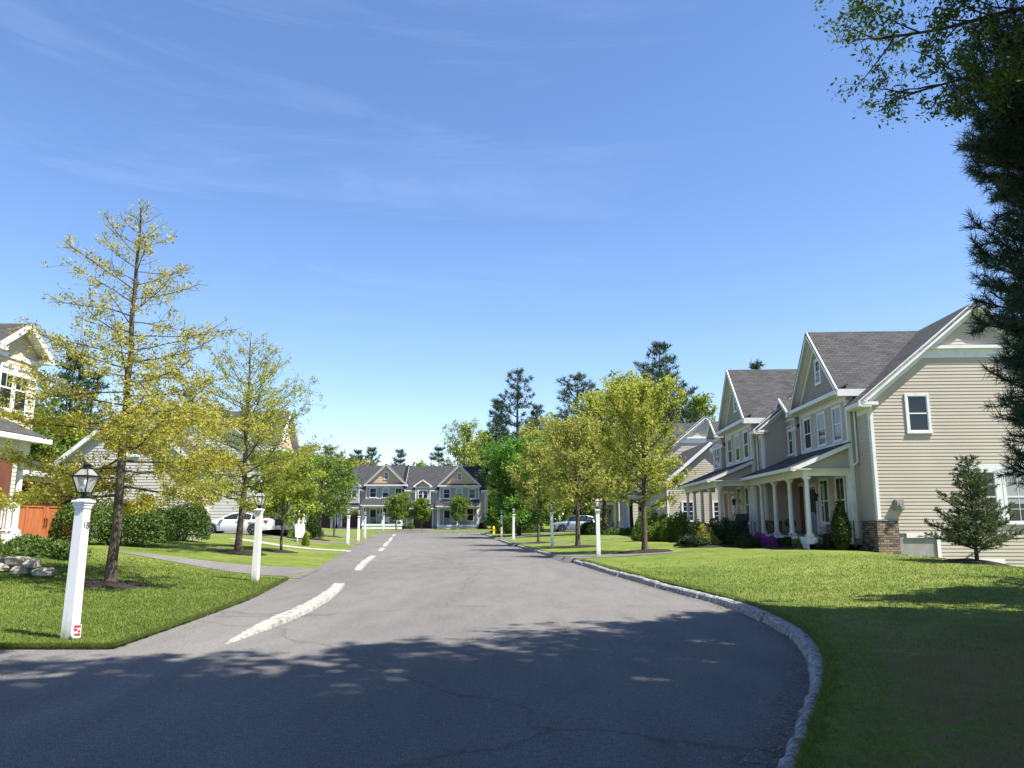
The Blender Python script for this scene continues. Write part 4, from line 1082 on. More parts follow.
# extras on the nearest end wall (children of R1)
W1 = 2.95 + 5.9 + 1.42; Bs = ((W1, 0, 0), (0, 1), (1, 0))
window(R1, Bs, 1.34, 4.40, .9, 1.5, 'none', shade=.0)
window(R1, Bs, 3.35, 1.02, 1.08, 1.98, 'grid', shade=.0); window(R1, Bs, 4.6, 1.02, 1.08, 1.98, 'grid', shade=.62)
t = MB(); t.bbox(Bs, 3.2, 5.85, 0, .05, 3.0, 3.2); t.bbox(Bs, 4.43, 4.6, 0, .045, 1.0, 3.0); t.build('window_head', 'white', R1)
t = MB(); t.bbox(Bs, .62, .92, 0, .2, 1.5, 1.9); t.bbox(Bs, .65, .89, .2, .24, 1.55, 1.85); t.cyl((W1 + .26, .77, 1.7), (W1 + .32, .77, 1.7), .08, .07, 12); t.build('meter_box', 'concrete', R1)
t = MB(); t.bbox(Bs, .98, 2.05, 0, .035, .5, .66); t.bbox(Bs, 2.05, 2.17, 0, .035, -.35, .66); t.bbox(Bs, 2.17, 4.4, 0, .035, -.42, -.27); t.bbox(Bs, 4.4, 8.4, 0, .035, -.95, -.8); t.build('base_trim', 'white', R1)
t = MB(); siding(t, Bs, lambda z: 2.17, lambda z: 8.4, -.27, .66, .13); siding(t, Bs, lambda z: 4.4, lambda z: 8.4, -.8, -.27, .13); t.build('lower_wall', 'sidingR', R1)

l, r_ = place_right(38.2, 12.45, 3.6 + 5.9 + .9, .42)
townhouse(l, r_, 'second taupe townhouse on the right, steep gable, dark wicker chairs on its porch', g=3.6, e=.9, garage=False, porch=(-.3, 9.4), ncol=5)
wing((15.9 - 4.9, 61, .3), RR_, 'low gabled taupe house wing with sunlit end wall seen left of the second right townhouse', w=9, half=3.2, wins=(('R', .95, 1.15, .85, 1.35), ('R', 3.0, 1.15, .85, 1.35)), side='sidingR', ez=3.9)
wi = bpy.data.objects['townhouse_wing']; wi.location = (10.35, 61, .35)
l, r_ = place_right(61.2, 11.2, 3.8 + 5.9 + 1.6, .35, .05)
townhouse(l, r_, 'third right townhouse behind the yellow green street tree, white porch columns at the lawn', g=3.8, e=1.6, garage=True, porch=(3.6, 11), ncol=5, fine=.26)
l, r_ = place_right(84, 11.5, 5 + 5.9 + 1.0, .35, .03)
townhouse(l, r_, 'farthest right townhouse, mostly hidden by trees behind the blue car', g=5, e=1.0, garage=True, fine=.3)

# left row
LN = townhouse((-16.3, 16.25, .72), PI / 2, 'nearest left townhouse with cream gable and white porch railing', m=-1, g=3.3, e=.3, gable='cream', upper='sidingW', front='sidingW', side='sidingW', garage=False, porch=(3.15, 8.9), rail=True, ncol=4, cream='cream').name
LT = bpy.data.objects[LN]; t = MB(); t.box(3.3, 8.4, -.37, -.335, .5, 2.85)
for i in range(8): t.box(3.38 + i * .63, 3.38 + i * .63 + .53, -.39, -.37, .6, 1.7)
t.build('timber_door', 'brown_door', LT)  # darker brown has the porch roof's shade put into the timber colour
# its garage set back at the far end
gR = empty('garage', (-17.1, 25.9, .5), PI / 2); tag(gR, 'low garage with wide orange brown timber door behind the first left lamp post', 'garage')
t = MB(); t.box(0, 5.6, .02, 6, -.8, 2.85); t.build('wall', 'sidingW', gR)
t = MB(); t.box(-.0, .35, -.1, .02, 0, 2.6); t.box(4.9, 5.6, -.1, .02, 0, 2.6); t.box(-.2, 5.8, -.12, .02, 2.45, 2.78); t.build('frame', 'white', gR)
t = MB(); t.slab([(-.3, -.55, 2.78), (5.9, -.55, 2.78), (5.9, 6.2, 4.3), (-.3, 6.2, 4.3)], .1); t.build('roof', 'roof', gR)
t = MB(); t.box(-.3, 5.9, -.61, -.55, 2.6, 2.78); t.build('fascia', 'white', gR)
t = MB(); t.box(.35, 4.9, -.03, .02, 0, 2.45)
for i in range(2):
    x0 = .42 + i * 2.27; 
    for (a, b_, c, d) in ((0, 2.2, .04, .18), (0, 2.2, 1.55, 1.68), (0, .12, .18, 1.55), (2.08, 2.2, .18, 1.55), (1.04, 1.16, .18, 1.55), (0, 2.2, 2.3, 2.42), (0, .12, 1.68, 2.3), (2.08, 2.2, 1.68, 2.3)): t.box(x0 + a, x0 + b_, -.055, -.03, c, d)
gd = t.build('garage_door', 'wood_orange', gR)
for i in range(4):
    t = MB(); x0 = .56 + i * 1.04 + (.1 if i > 1 else 0); t.box(x0, x0 + .86, -.035, -.028, 1.72, 2.26); t.build('pane', 'glass', gd)
    t = MB()
    for a in (.28, .57): t.box(x0 + a, x0 + a + .02, -.045, -.034, 1.72, 2.26)
    t.build('muntin', 'wood_brown', gd)
for a in (2.56, 2.72):
    t = MB(); t.cyl((a, -.09, .85), (a, -.09, 1.15), .012, .012, 8); t.box(a - .02, a + .02, -.09, -.05, .84, .87); t.box(a - .02, a + .02, -.09, -.05, 1.13, 1.16); t.build('handle', 'black', gd)

wing((-15.9, 38.3, .72), PI / 2, 'low gabled pale grey house wing behind the clipped hedge and the nearest left tree', w=2.6, half=3.2, wins=(('L', 1.2, 1.1, .8, 1.1), ('L', 3.9, 1.1, .8, 1.1), ('L', 3.1, 4.0, .7, 1.0)), side='sidingL', ez=3.9)
townhouse((-18.2, 56.5, .7), PI / 2, 'left townhouse with white porch columns behind the parked white car', m=-1, g=5.0, e=1.2, side='sidingL', front='sidingL', upper='sidingW', gable='tan', garage=True, fine=.22, rail=False, porch=(5.2, 12.0), ncol=6)
townhouse((-24, 74, .6), PI / 2 - .12, 'farther left townhouse half hidden by the row of small left trees', m=-1, g=5.0, e=1.2, side='sidingL', front='sidingL', upper='sidingW', gable='tan', garage=True, fine=.28)

# end terrace across the street's end
zF = .42; yF = 116.3
kw = dict(side='sidingR', front='sidingG', upper='sidingG', gable='tan', roof='roofF', fine=.3, gar_mat='wood_brown', stone=False, ncol=3, group=None)
FN = townhouse((-15.75, yF, zF), 0, 'right unit of the end terrace, tan gable and brown garage door left of its porch', g=4.95, e=.95, **kw).name
townhouse((-26.05, yF + .35, zF + .12), 0, 'middle unit of the end terrace, tan gable with two round trees before its porch', g=4.2, e=.2, **kw)
townhouse((-36.6, yF + .3, zF - .1), 0, 'left unit of the end terrace, its brown garage door showing beside the small left trees', m=-1, g=4.2, e=.2, **kw)
t = MB(); t.beam((-.42, -.75, EV - .48), (-.42, DP / 2, RZ + .1), .3, .3); t.build('firewall_cap', 'black', bpy.data.objects[FN])

# ------------------------------------------------------------------ lamp posts
def at_ground(px, Y):
    u = (px - 512) / F_PX; z = .2
    for _ in range(12):
        x = u * (Y * CS + (z - EYE) * SN); z = ground(x, Y)
    return Vector((x, Y, z))
for px, Y, lab, num, rz in ((69.5, 10.75, 'nearest left lamp post, tall white with number 18, red and white marker at its foot', '18', -.06),
                       (255, 20.6, 'second white lamp post on the left, beside the grey driveway across the lawn', None, 0),
                       (347.5, 49.5, 'leftmost of three small white lamp posts before the brown garage doors', None, 0),
                       (358.2, 57, 'middle one of three small white lamp posts before the brown garage doors', None, 0),
                       (364.6, 66, 'rightmost of three small white lamp posts before the brown garage doors', None, 0),
                       (383.4, 98, 'tiny far lamp post standing before the porch of the middle end terrace unit', None, 0),
                       (598.6, 31.0, 'nearest white lamp post on the right, at the lawn beside the driveway mouth', None, -.1),
                       (552.3, 40.5, 'second white lamp post on the right, just left of the blue car', None, 0),
                       (513.5, 56, 'third white lamp post on the right, in front of the bright green tree', None, 0),
                       (501.7, 67, 'last white lamp post on the right, next to the yellow hydrant', None, 0)):
    lamp_post(at_ground(px, Y), rz, lab, num)
# pesticide flag at the first post
c = at_ground(76.5, 10.62); R = empty('lawn_flag', c, .25); tag(R, 'small red and white marker sign in the grass beside the nearest left lamp post', 'sign')
t = MB(); t.cyl((0, 0, -.05), (0, 0, .2), .004, .004, 6); t.build('stake', 'white', R)
t = MB(); t.box(-.045, .045, -.004, .004, .03, .2); t.build('panel', 'white', R)
t = MB()
for (a, b_, c0, c1) in ((-.04, .04, .165, .19), (-.04, .0, .12, .15), (.01, .035, .1, .13), (-.03, .04, .06, .085)): t.box(a, b_, -.008, -.004, c0, c1)
t.build('print', 'red', R)

def prA(a, b_=.65, c=1.9):
    b2 = b_ * .55
    return lambda t: a * math.sqrt(max(.02, 1 - ((t - b2) / (1.04 - b2)) ** 2)) if t > b2 else a * math.sqrt(max(.1, 1 - ((b2 - t) / (b2 + .25)) ** 2))
# ------------------------------------------------------------------ street trees
def tree_at(px, py, Y=None):
    if Y is None: return G(px, py)
    return at_ground(px, Y)
lo = tree_at(110, 585)
tree('oak_tree', lo, 'tall nearest left street tree, airy pyramid of yellow green young leaves, bare spiky top', 'tree', 8.85, .10, 1.8,
     lambda t: float(np.interp(t, [0, .1, .3, .54, .68, .87, .97], [2.35, 2.65, 2.5, 1.8, 1.4, .7, .3])), 62, lambda t: -.1 + .25 * t + .75 * max(0, t - .45) ** 1.0, None, 'lf_yellow', 62000, .055, 'bark', 11, droop=.3, sub=14, spread=.10, aspect=.5, lowdense=3.5, br=.33)
mulch(lo, .85)
lo = tree_at(238, 553)
tree('oak_tree', lo, 'second left street tree, broad airy yellow green crown left of the second lamp post', 'tree', 9.2, .125, 1.8,
     lambda t: float(np.interp(t, [0, .15, .4, .7, .9, 1], [3.0, 3.5, 3.1, 1.9, .9, .3])), 60, lambda t: .05 + .7 * t ** 1.1, None, 'lf_yellow2', 44000, .07, 'bark', 12, droop=.3, sub=12, spread=.12, aspect=.5, lowdense=2, br=.36)
mulch(lo, 1.3)
for px, Y, H, tr, cb, rr, lab, mt, sd_, nl_ in (
    (281, 36, 4.3, .06, 1.3, 1.6, 'small slender left tree between the second lamp post and the row of small trees', 'lf_lime', 21, 8000),
    (320, 56, 5.6, .10, 1.5, 2.3, 'round bright green small left tree standing in mulch before the brown garage', 'lf_mid', 22, 12000),
    (334, 67, 5.2, .07, 1.6, 1.9, 'small green left tree nearest to the three lamp posts', 'lf_mid', 23, 9000),
    (302, 62, 6.2, .1, 1.6, 2.6, 'fuller green left tree behind the white lawn chair', 'lf_lime', 26, 8000),
    (396, 105, 4.4, .07, 1.1, 1.3, 'left one of two small round trees before the middle end terrace porch', 'lf_mid', 24, 6000),
    (403, 106, 4.6, .07, 1.1, 1.3, 'right one of two small round trees before the middle end terrace porch', 'lf_mid', 25, 6000),
    (421.5, 106, 3.9, .07, 1.1, 1.15, 'small round tree left of the brown garage door of the right end terrace unit', 'lf_mid', 27, 6000),
    (459, 106, 4.2, .07, 1.2, 1.25, 'small round tree before the porch of the right end terrace unit', 'lf_mid', 28, 6000)):
    lo = at_ground(px, Y)
    tree('young_tree', lo, lab, 'tree', H, tr, cb, prA(rr * 1.05, .6), 34, lambda t: .25 + .8 * t, None, mt, nl_, .13 if Y < 80 else .16, 'bark', sd_, sub=9, spread=.22, group=None)
    if Y < 80: mulch(lo, .8)
lo = at_ground(645, 33)
tree('oak_tree', lo, 'nearest right street tree, tall loose yellow green crown, in a mulch ring', 'tree', 7.1, .11, 1.7,
     prA(2.05, .5), 40, lambda t: .3 + .8 * t, None, 'lf_yellow2', 17000, .095, 'bark', 31, sub=9, spread=.17)
mulch(lo, 1.25)
lo = at_ground(578, 40.7)
tree('oak_tree', lo, 'second right street tree with bronze tinged leaves, its trunk in front of the blue car', 'tree', 6.5, .12, 1.8,
     prA(2.4, .5), 42, lambda t: .3 + .8 * t, None, 'lf_bronze', 10500, .12, 'bark', 32, sub=9, spread=.22)
mulch(lo, 1.2)
lo = at_ground(538.4, 49)
tree('young_tree', lo, 'thin young right tree with sparse bronze leaves between the lamp posts and the green maple', 'tree', 6.0, .07, 1.7,
     prA(1.7, .5), 30, lambda t: .4 + .8 * t, None, 'lf_bronze', 7500, .12, 'bark', 33, sub=8, spread=.22)
mulch(lo, .9)
lo = at_ground(519, 70)
tree('maple_tree', lo, 'dense bright green maple on the right at the end of the street', 'tree', 8.2, .16, .9,
     prA(3.6, .6), 60, lambda t: .2 + .9 * t, None, 'lf_green', 26000, .19, 'bark_d', 34, sub=9, spread=.35)

# trees standing behind the right houses and around the street's end

def back_tree(px, Y, top, w_, lab, mt, sd_, n=15000, ls=.3, z=.3, cb=.25, sub=8):
    u, y, w = ray(px, top); H = EYE + w / y * Y - z; x = ray(px, 500)[0] / ray(px, 500)[1] * Y
    return tree('broadleaf_tree', (x, Y, z), lab, 'tree', H, .012 * H + .08, H * cb, prA(w_, .65), 44, lambda t: .35 + .8 * t, None, mt, n, ls, 'bark_d', sd_, sub=sub, spread=.06 * w_ + .25)
back_tree(630, 62, 380, 2.7, 'tall yellow green tree rising behind the nearest right street tree', 'lf_yellow2', 41, 12000, .2)
back_tree(604, 78, 396, 2.8, 'tall pale tree left of the tallest yellow green one behind the right street trees', 'lf_yellow2', 42, 10000, .24)
back_tree(553, 84, 432, 4.2, 'bronze leaved tree behind the second right street tree', 'lf_bronze', 43, 16000, .28)
back_tree(575, 92, 425, 4.6, 'olive tree behind the bare trunk of the middle pine', 'lf_lime', 44, 14000, .3)
back_tree(652, 95, 428, 4.0, 'yellow green tree at the foot of the rightmost tall pine', 'lf_lime', 45, 14000, .3)
back_tree(704, 100, 398, 2.4, 'pale treetop showing above the white rake left of the second right townhouse', 'lf_lime', 46, 9000, .3)
back_tree(466, 140, 424, 4.2, 'feathery pale green tree rising behind the right end of the end terrace', 'lf_lime', 47, 6500, .3)
back_tree(484, 150, 436, 6.0, 'yellowish tree behind the end terrace, next to the left tall pine', 'lf_bronze', 48, 11000, .36)
back_tree(345, 150, 462, 5.5, 'low yellow green tree behind the left ridge of the end terrace', 'lf_yellow', 49, 8000, .36)
back_tree(530, 118, 455, 5.0, 'olive tree between the two left pines and the bright green maple', 'lf_bronze', 50, 10000, .34)
back_tree(612, 110, 440, 5.0, 'green tree filling the gap behind the right street trees', 'lf_mid', 51, 12000, .34)

def back_pine(px, Y, top, w_, lab, sd_, cbf=.45, z=.3, wh=13, per=6, nl=.5, nw=.075, tuft=14, step=.75, prof=None):
    u, y, w = ray(px, top); H = EYE + w / y * Y - z; x = ray(px, 480)[0] / ray(px, 480)[1] * Y
    prof = prof or (lambda t: .82 * w_ * (1 - t) ** .8 * (.7 + .3 * min(1, t * 4)) + .3)
    return pine('pine_tree', (x, Y, z), lab, H, .012 * H + .1, H * cbf, prof, wh, per, 'lf_pine2', nl, nw, tuft, sd_, tuft_step=step, sweep=.25, droop=.05, lv=.22, elev=lambda t: .02 + .45 * t)
back_pine(518, 112, 366, 6.8, 'left tall pine with layered dark crown behind the bright green maple', 61, .3)
back_pine(500, 118, 398, 3.6, 'slim shorter pine on the left side of the left tall pine', 62, .3)
back_pine(536, 120, 403, 4.4, 'shorter pine on the right side of the left tall pine', 63, .25)
back_pine(579, 108, 374, 6.6, 'middle tall pine with a bare trunk and small dark crown', 64, .55, wh=10)
back_pine(664, 98, 342, 7.0, 'rightmost and tallest background pine with ragged open crown', 65, .45, wh=14)
back_pine(690, 108, 396, 5.0, 'low ragged pine to the right of the tallest one', 66, .3, wh=9)
back_pine(762, 90, 361, 2.2, 'small dark spruce tip showing above the ridge of the second right townhouse', 67, .3)
back_pine(62, 70, 350, 4.0, 'dark evergreen showing right of the nearest left townhouse gable', 68, .2, wh=14)
back_pine(84, 74, 368, 3.5, 'dark evergreen behind the lower crown of the nearest left tree', 69, .2)
back_pine(182, 95, 388, 3.8, 'dark evergreen glimpsed between the two tall left trees', 70, .2)
back_pine(327, 150, 445, 5.0, 'dark evergreen behind the left end of the end terrace', 71, .15)
back_pine(338, 158, 452, 5.5, 'second dark evergreen from the left behind the end terrace', 72, .15)
back_pine(358, 155, 449, 5.5, 'dark evergreen above the dormer of the middle end terrace unit', 73, .15)
back_pine(371, 152, 446, 5.0, 'taller dark evergreen left of the middle end terrace gable', 74, .15)
back_pine(399, 150, 448, 3.6, 'single evergreen tip above the ridge between the two terrace gables', 75, .15)
back_pine(438, 146, 444, 4.6, 'ragged open pine behind the right end terrace unit', 76, .2, wh=10)
back_pine(316, 140, 455, 4.6, 'evergreen left of the end terrace, just above the small left trees', 77, .15)
# far woods closing every gap
r = np.random.default_rng(5); n = 110000
x = r.uniform(-170, 170, n); d = r.uniform(0, 26, n); top = 12.5 + 1.4 * np.sin(x * .21) + 1.2 * np.sin(x * .57 + 1) + .8 * np.sin(x * 1.7)
z = top * r.random(n) ** .85 - .3 ; y = 172 + d + .02 * np.abs(x)
o = leaves_mesh('far_woods', np.stack([x, y, z], 1), .95, 'lf_mid', None, r, .7); tag(o, 'dark band of far woods behind all the houses', 'woods', kind='stuff')
sideL = []
for i, (cx, cy) in enumerate(((-34, 52), (-38, 68), (-36, 86), (-44, 100))):
    tree('broadleaf_tree', (cx, cy, .4), ['leafy tree far left behind the pale grey wing', 'leafy tree behind the left townhouse with the white car', 'leafy tree behind the farther left townhouse', 'leafy tree left of the end terrace, far behind the left row'][i], 'tree', 9, .2, 1.5, prA(4.2, .65), 40, lambda t: .35 + .8 * t, None, 'lf_mid', 12000, .3, 'bark_d', 80 + i, sub=8, spread=.5)

# ------------------------------------------------------------------ right foreground trees
def keepP(az, z): return True
pine('pine_tree', (8.15, 10.0, float(h_right(8.15, 10.0)) - .05), 'near dark pine filling the right edge of the picture, long needled branches', 8.5, .17, 1.9,
     lambda t: float(np.interp(t, [0, .15, .55, .72, .84, .93, 1], [1.4, 1.5, 1.45, 1.75, 1.5, .8, .2])), 36, 8, 'lf_pine', .13, .009, 42, 91, lv=.1, tuft_step=.19, sweep=.5, droop=.0, elev=lambda t: .05 + .35 * t, dead=0)
# oak whose limb reaches into the top right corner
def big_oak(loc, label, H, cb, rad, n, seed, mat='lf_oak', ls=.14, extra=None, sub=10, nb=60):
    R = tree('oak_tree', loc, label, 'tree', H, .3, cb, prA(rad, .7), nb, lambda t: .15 + .8 * t, None, mat, n, ls, 'bark', seed, sub=sub, spread=.35)
    return R
ok = big_oak((12.6, 4.5, .4), 'large oak outside the right edge whose leafy limb crosses the top right corner', 15, 5.0, 4.8, 80000, 92, ls=.2)
r = np.random.default_rng(55); T = Tubes(); C = []; RN = []
for (s, e_) in (((12.4, 5.0, 6.3), (4.4, 8.6, 7.85)), ((12.3, 5.0, 6.9), (4.8, 8.9, 8.6)), ((12.4, 5.2, 5.6), (5.2, 8.8, 7.2)), ((12.4, 5.2, 6.2), (4.9, 9.3, 7.8)), ((12.4, 5.0, 7.2), (5.6, 8.0, 7.9))):
    s = np.array(s); e_ = np.array(e_); tt = np.linspace(0, 1, 12)[:, None]; b_ = s + (e_ - s) * tt + np.cumsum(r.normal(size=(12, 3)) * .05, 0); b_[:, 2] += .5 * np.sin(tt[:, 0] * PI)
    T.add(b_, np.linspace(.09, .012, 12), 6)
    az0 = math.atan2(e_[1] - s[1], e_[0] - s[0])
    for k_ in range(46):
        u = .3 + .7 * (k_ + r.random()) / 46; q = u * 11; q0 = int(min(10, q)); p = b_[q0] + (b_[q0 + 1] - b_[q0]) * (q - q0)
        l2 = (1.15 - .5 * u) * (1 + .25 * r.normal()); b2 = limb(p, az0 + (1 if k_ % 2 else -1) * (.5 + .5 * r.random()), r.normal() * .3 - .05, max(.3, l2), 5, -.15, .14, r); T.add(b2, np.linspace(.016, .004, 6), 4)
        for m_ in range(5):
            v = .35 + .65 * (m_ + r.random()) / 5; w0 = v * 5; w1 = int(min(4, w0)); p2 = b2[w1] + (b2[w1 + 1] - b2[w1]) * (w0 - w1)
            b3 = limb(p2, r.random() * 6.28, r.normal() * .5, .28, 3, -.1, .15, r); T.add(b3, np.linspace(.005, .002, 4), 3)
            c_ = 36; C.append(b3[r.integers(1, 4, c_)] + r.normal(size=(c_, 3)) * .06 - np.array((0, 0, .03))); RN.append(r.random() * .5 + r.random(c_) * .5)
lb = T.build('limb', 'bark', ok); cr_ = leaves_mesh('limb_foliage', np.concatenate(C), .058, 'lf_oak', ok, r, .42, np.concatenate(RN), up=.6)
for o in (lb, cr_):
    o.location = (-12.6, -4.5, -.4)
# trees beside and above the viewer whose shade falls over the road
big_oak((6.2, .2, .2), 'tall oak beside the viewer shading the foot of the street', 18.0, 10.5, 5.3, 38000, 93, ls=.28)
big_oak((1.5, -4.5, .0), 'tall oak behind the viewer shading the near road', 21, 9.5, 6.4, 44000, 94, ls=.3)
big_oak((10.4, 1.6, .3), 'tall oak right of the viewer shading the middle of the near road', 18, 7.5, 4.6, 24000, 96, ls=.28)
big_oak((15.0, 11.5, .3), 'oak outside the right edge shading the bank of lawn', 9.4, 2.0, 3.4, 60000, 95, ls=.2)
# ------------------------------------------------------------------ shrubs and beds
lo = Vector((13.15, 22.3, 0)); lo.z = ground(lo.x, lo.y)
pine('spruce_tree', lo, 'young spruce with upswept tips on the lawn before the sunlit taupe end wall', 2.95, .05, .35,
     lambda t: 1.02 * (1 - t) ** .9 + .12, 16, 7, 'lf_spruce', .07, .014, 16, 101, tuft_step=.13, sweep=.35, droop=0, elev=lambda t: .0 + .5 * t, dead=0, cat='spruce')
mulch(lo, .9)
sh = lambda *a, **k: shrub(*a, **k)
def zg(x, y): return (x, y, ground(x, y))
sh('clipped_shrub', zg(-16.3, 29.8), 'leftmost clipped hedge shrub behind the nearest left tree trunk', 1.15, 1.1, 1.55, 16000, .075, 'lf_hedge', 1, group='clipped hedge shrubs on the left', form='box')
sh('clipped_shrub', zg(-14.6, 30.3), 'middle clipped hedge shrub just right of the nearest left tree trunk', 1.3, 1.1, 1.6, 18000, .075, 'lf_hedge', 2, group='clipped hedge shrubs on the left', form='box')
sh('clipped_shrub', zg(-15.5, 37.2), 'smaller clipped hedge shrub left of the parked white car', 1.0, .8, 1.6, 14000, .08, 'lf_hedge', 3, group='clipped hedge shrubs on the left', form='box')
sh('clipped_shrub', zg(-15.3, 31.6), 'broad rear hedge shrub filling in behind the middle one', 1.2, 1.0, 1.5, 9000, .08, 'lf_hedge', 4, group='clipped hedge shrubs on the left', form='box')
sh('juniper_shrub', zg(-13.55, 22.1), 'low spreading dark shrub at the foot of the white porch pedestal', .8, .6, .42, 9000, .06, 'lf_hedge', 5)
sh('juniper_shrub', zg(-12.55, 21.9), 'low spreading shrub left of the nearest lamp post, before the orange garage door', .62, .5, .42, 8000, .06, 'lf_hedge', 6)
sh('flowering_shrub', zg(-13.5, 19.9), 'light green loose shrub at the left edge before the white railing', .55, .5, 1.0, 6000, .06, 'lf_mid', 7)
# stone edging wall
R = MB(); r = np.random.default_rng(3)
def boulder(mb, c, s):
    n1, n2 = 6, 9; V = []; F = []; ph = r.normal(size=(4, 3)) * 2
    for i in range(n1 + 1):
        th = PI * i / n1
        for j in range(n2):
            a = 2 * PI * j / n2; d = np.array((math.sin(th) * math.cos(a), math.sin(th) * math.sin(a), math.cos(th))); d = np.sign(d) * np.abs(d) ** .62; k_ = 1 + .13 * sum(math.sin(float(d @ p)) for p in ph) / 2
            V.append((c[0] + d[0] * s[0] * k_, c[1] + d[1] * s[1] * k_, c[2] + d[2] * s[2] * k_))
    for i in range(n1):
        for j in range(n2): F.append((i * n2 + j, i * n2 + (j + 1) % n2, (i + 1) * n2 + (j + 1) % n2, (i + 1) * n2 + j))
    mb.add(V, F)
for row in range(2):
    x = -13.6 + .1 * row
    while x < -10.1 - row * .25:
        w_ = r.uniform(.14, .3); y = 17.2 + (x + 10) * -.12; zz = ground(x, y); boulder(R, (x + w_, y + r.normal() * .03, zz + .08 + row * .17), (w_, .17, .1)); x += 2 * w_ + .01
tag(R.build('stone_wall', 'stone'), 'low dry laid field stone edging in the left lawn near the frame edge', 'stone wall')

# right beds
def bedr(px, Y): u, y, w_ = ray(px, 540); x = u / y * Y; return Vector((x, Y, ground(x, Y)))
mulch(Vector((11.2, 36, .4)), 1.5, 6.5)
sh('arborvitae', Vector((12.55, 29.9, ground(12.55, 29.9))), 'dark conical evergreen shrub at the near end of the right porch', .42, .42, 1.75, 14000, .05, 'lf_arb', 11, form='cone', cat='evergreen shrub')
sh('azalea', bedr(757, 33.6), 'left magenta flowering azalea before the right porch', .48, .45, .5, 5000, .05, 'lf_pink', 12, group='magenta azaleas at the porch')
sh('azalea', bedr(771, 33.2), 'right magenta flowering azalea before the right porch', .42, .4, .45, 4500, .05, 'lf_pink', 13, group='magenta azaleas at the porch')
sh('boxwood', bedr(788, 33.0), 'dark green low bush between the azaleas and the rose before the right porch', .5, .4, .45, 6000, .05, 'lf_yew', 14)
sh('rose_bush', bedr(826, 30.6), 'thin leafy rose bush before the porch columns of the nearest right townhouse', .4, .3, .75, 1300, .06, 'lf_yew', 15)
sh('hydrangea', bedr(800, 31.8), 'pale leaved small bush below the second porch column of the nearest right townhouse', .3, .3, .4, 1500, .06, 'lf_mid', 16)
for i, (px, Y, rx, rz_, mt, lab) in enumerate((
    (741, 34.2, .62, .95, 'lf_yew', 'dark rounded yew left of the magenta azaleas'), (729, 35.4, .7, 1.05, 'lf_yew', 'tall dark yew below the dark porch chairs'),
    (717, 36.2, .65, .8, 'lf_yew', 'dark low yew right of the golden leaved bush'), (707, 35.0, .5, .8, 'lf_bronze', 'golden leaved bush in the shaded right bed'),
    (699, 35.8, .55, 1.15, 'lf_yew', 'dark leaved rounded bush at the corner of the second right porch'), (690, 34.5, .75, .45, 'lf_yew', 'low dark spreading bush at the left tip of the right bed'),
    (748, 32.8, .5, .45, 'lf_yew', 'small dark bush at the lawn edge before the yews'))):
    sh('garden_shrub', bedr(px, Y), lab, rx, .55, rz_, 7000, .055, mt, 120 + i)
mulch(Vector((9.4, 34.6, .36)), 1.7, 1.6)
for i, (px, Y, rx, rz_, lab) in enumerate(((648, 44, .95, 1.35, 'left bright clipped shrub behind the nearest right street tree trunk'), (664, 43, .95, 1.3, 'middle bright clipped shrub beside the second right porch'), (680, 42, .95, 1.35, 'right bright clipped shrub at the window of the low taupe wing'))):
    sh('clipped_shrub', bedr(px, Y), lab, rx, .8, rz_, 11000, .075, 'lf_mid', 130 + i, group='bright clipped shrubs on the right')
for i, (px, Y, rx, rz_, mt, lab) in enumerate(((591, 62, .8, 1.1, 'lf_yew', 'dark clipped shrub right of the blue car'), (598, 61, .9, 1.1, 'lf_yew', 'dark clipped shrub behind the nearest right lamp post'), (622, 60, 1.2, .5, 'lf_hedge', 'low shrub before the white porch of the third right townhouse'),
    (510, 80, 1.0, 1.3, 'lf_hedge', 'shrub under the left side of the bright green maple'), (530, 79, 1.4, 1.35, 'lf_hedge', 'shrub under the right side of the bright green maple'), (497, 84, .6, 1.5, 'lf_gold', 'golden shrub behind the yellow hydrant'),
    (313, 60, .8, 1.6, 'lf_hedge', 'round dark shrub beside the white lawn chair'), (296, 54, .6, .6, 'lf_mid', 'small light shrub right of the parked white car'), (306, 45, .2, .7, 'lf_lime', 'tiny yellow green sapling bush in the left lawn'))):
    sh('garden_shrub', bedr(px, Y), lab, rx, rx * .8, rz_, 7000, .09, mt, 140 + i)
for i, (x, lab) in enumerate(((-33, 'low shrubs left of the end terrace'), (-20.2, 'low shrub at the left end of the middle terrace porch'), (-14.9, 'green shrub between the two right terrace units'), (-4.3, 'dark red shrub at the right corner of the end terrace'))):
    sh('garden_shrub', (x, 115.3, .35), lab, .5 if i else 1.4, .5, .9 if i else 1.2, 2500, .1, 'lf_red' if i == 3 else 'lf_hedge', 160 + i)

# ------------------------------------------------------------------ cars, hydrant, chairs
car(Vector((-18.75, 53.3, .64)), .0, 'white sedan parked in the left driveway, partly behind the tree and lamp post', 'sedan', 'car_white')
car(Vector((6.1, 77, .37)), .10, 'silver blue hatchback parked at the third right townhouse behind the tree trunk', 'suv', 'car_blue')
# hydrant
c = at_ground(493.6, 82); R = empty('fire_hydrant', (c.x, c.y, .15)); tag(R, 'yellow fire hydrant on the right lawn tip at the end of the street', 'fire hydrant')
t = MB(); t.lathe([(.2, 0), (.2, .05), (.13, .06), (.13, .5), (.17, .52), (.17, .58), (.14, .6), (.11, .72), (.05, .78), (.04, .84)], (0, 0, 0), 16); t.build('barrel', 'yellow', R, smooth_=True)
for s_ in (-1, 1):
    t = MB(); t.cyl((s_ * .12, 0, .42), (s_ * .24, 0, .42), .06, .06, 10); t.cyl((s_ * .24, 0, .42), (s_ * .28, 0, .42), .075, .06, 8); t.build('outlet', 'yellow', R)
t = MB(); t.cyl((0, -.12, .38), (0, -.26, .38), .08, .085, 10); t.build('steamer_cap', 'yellow', R)

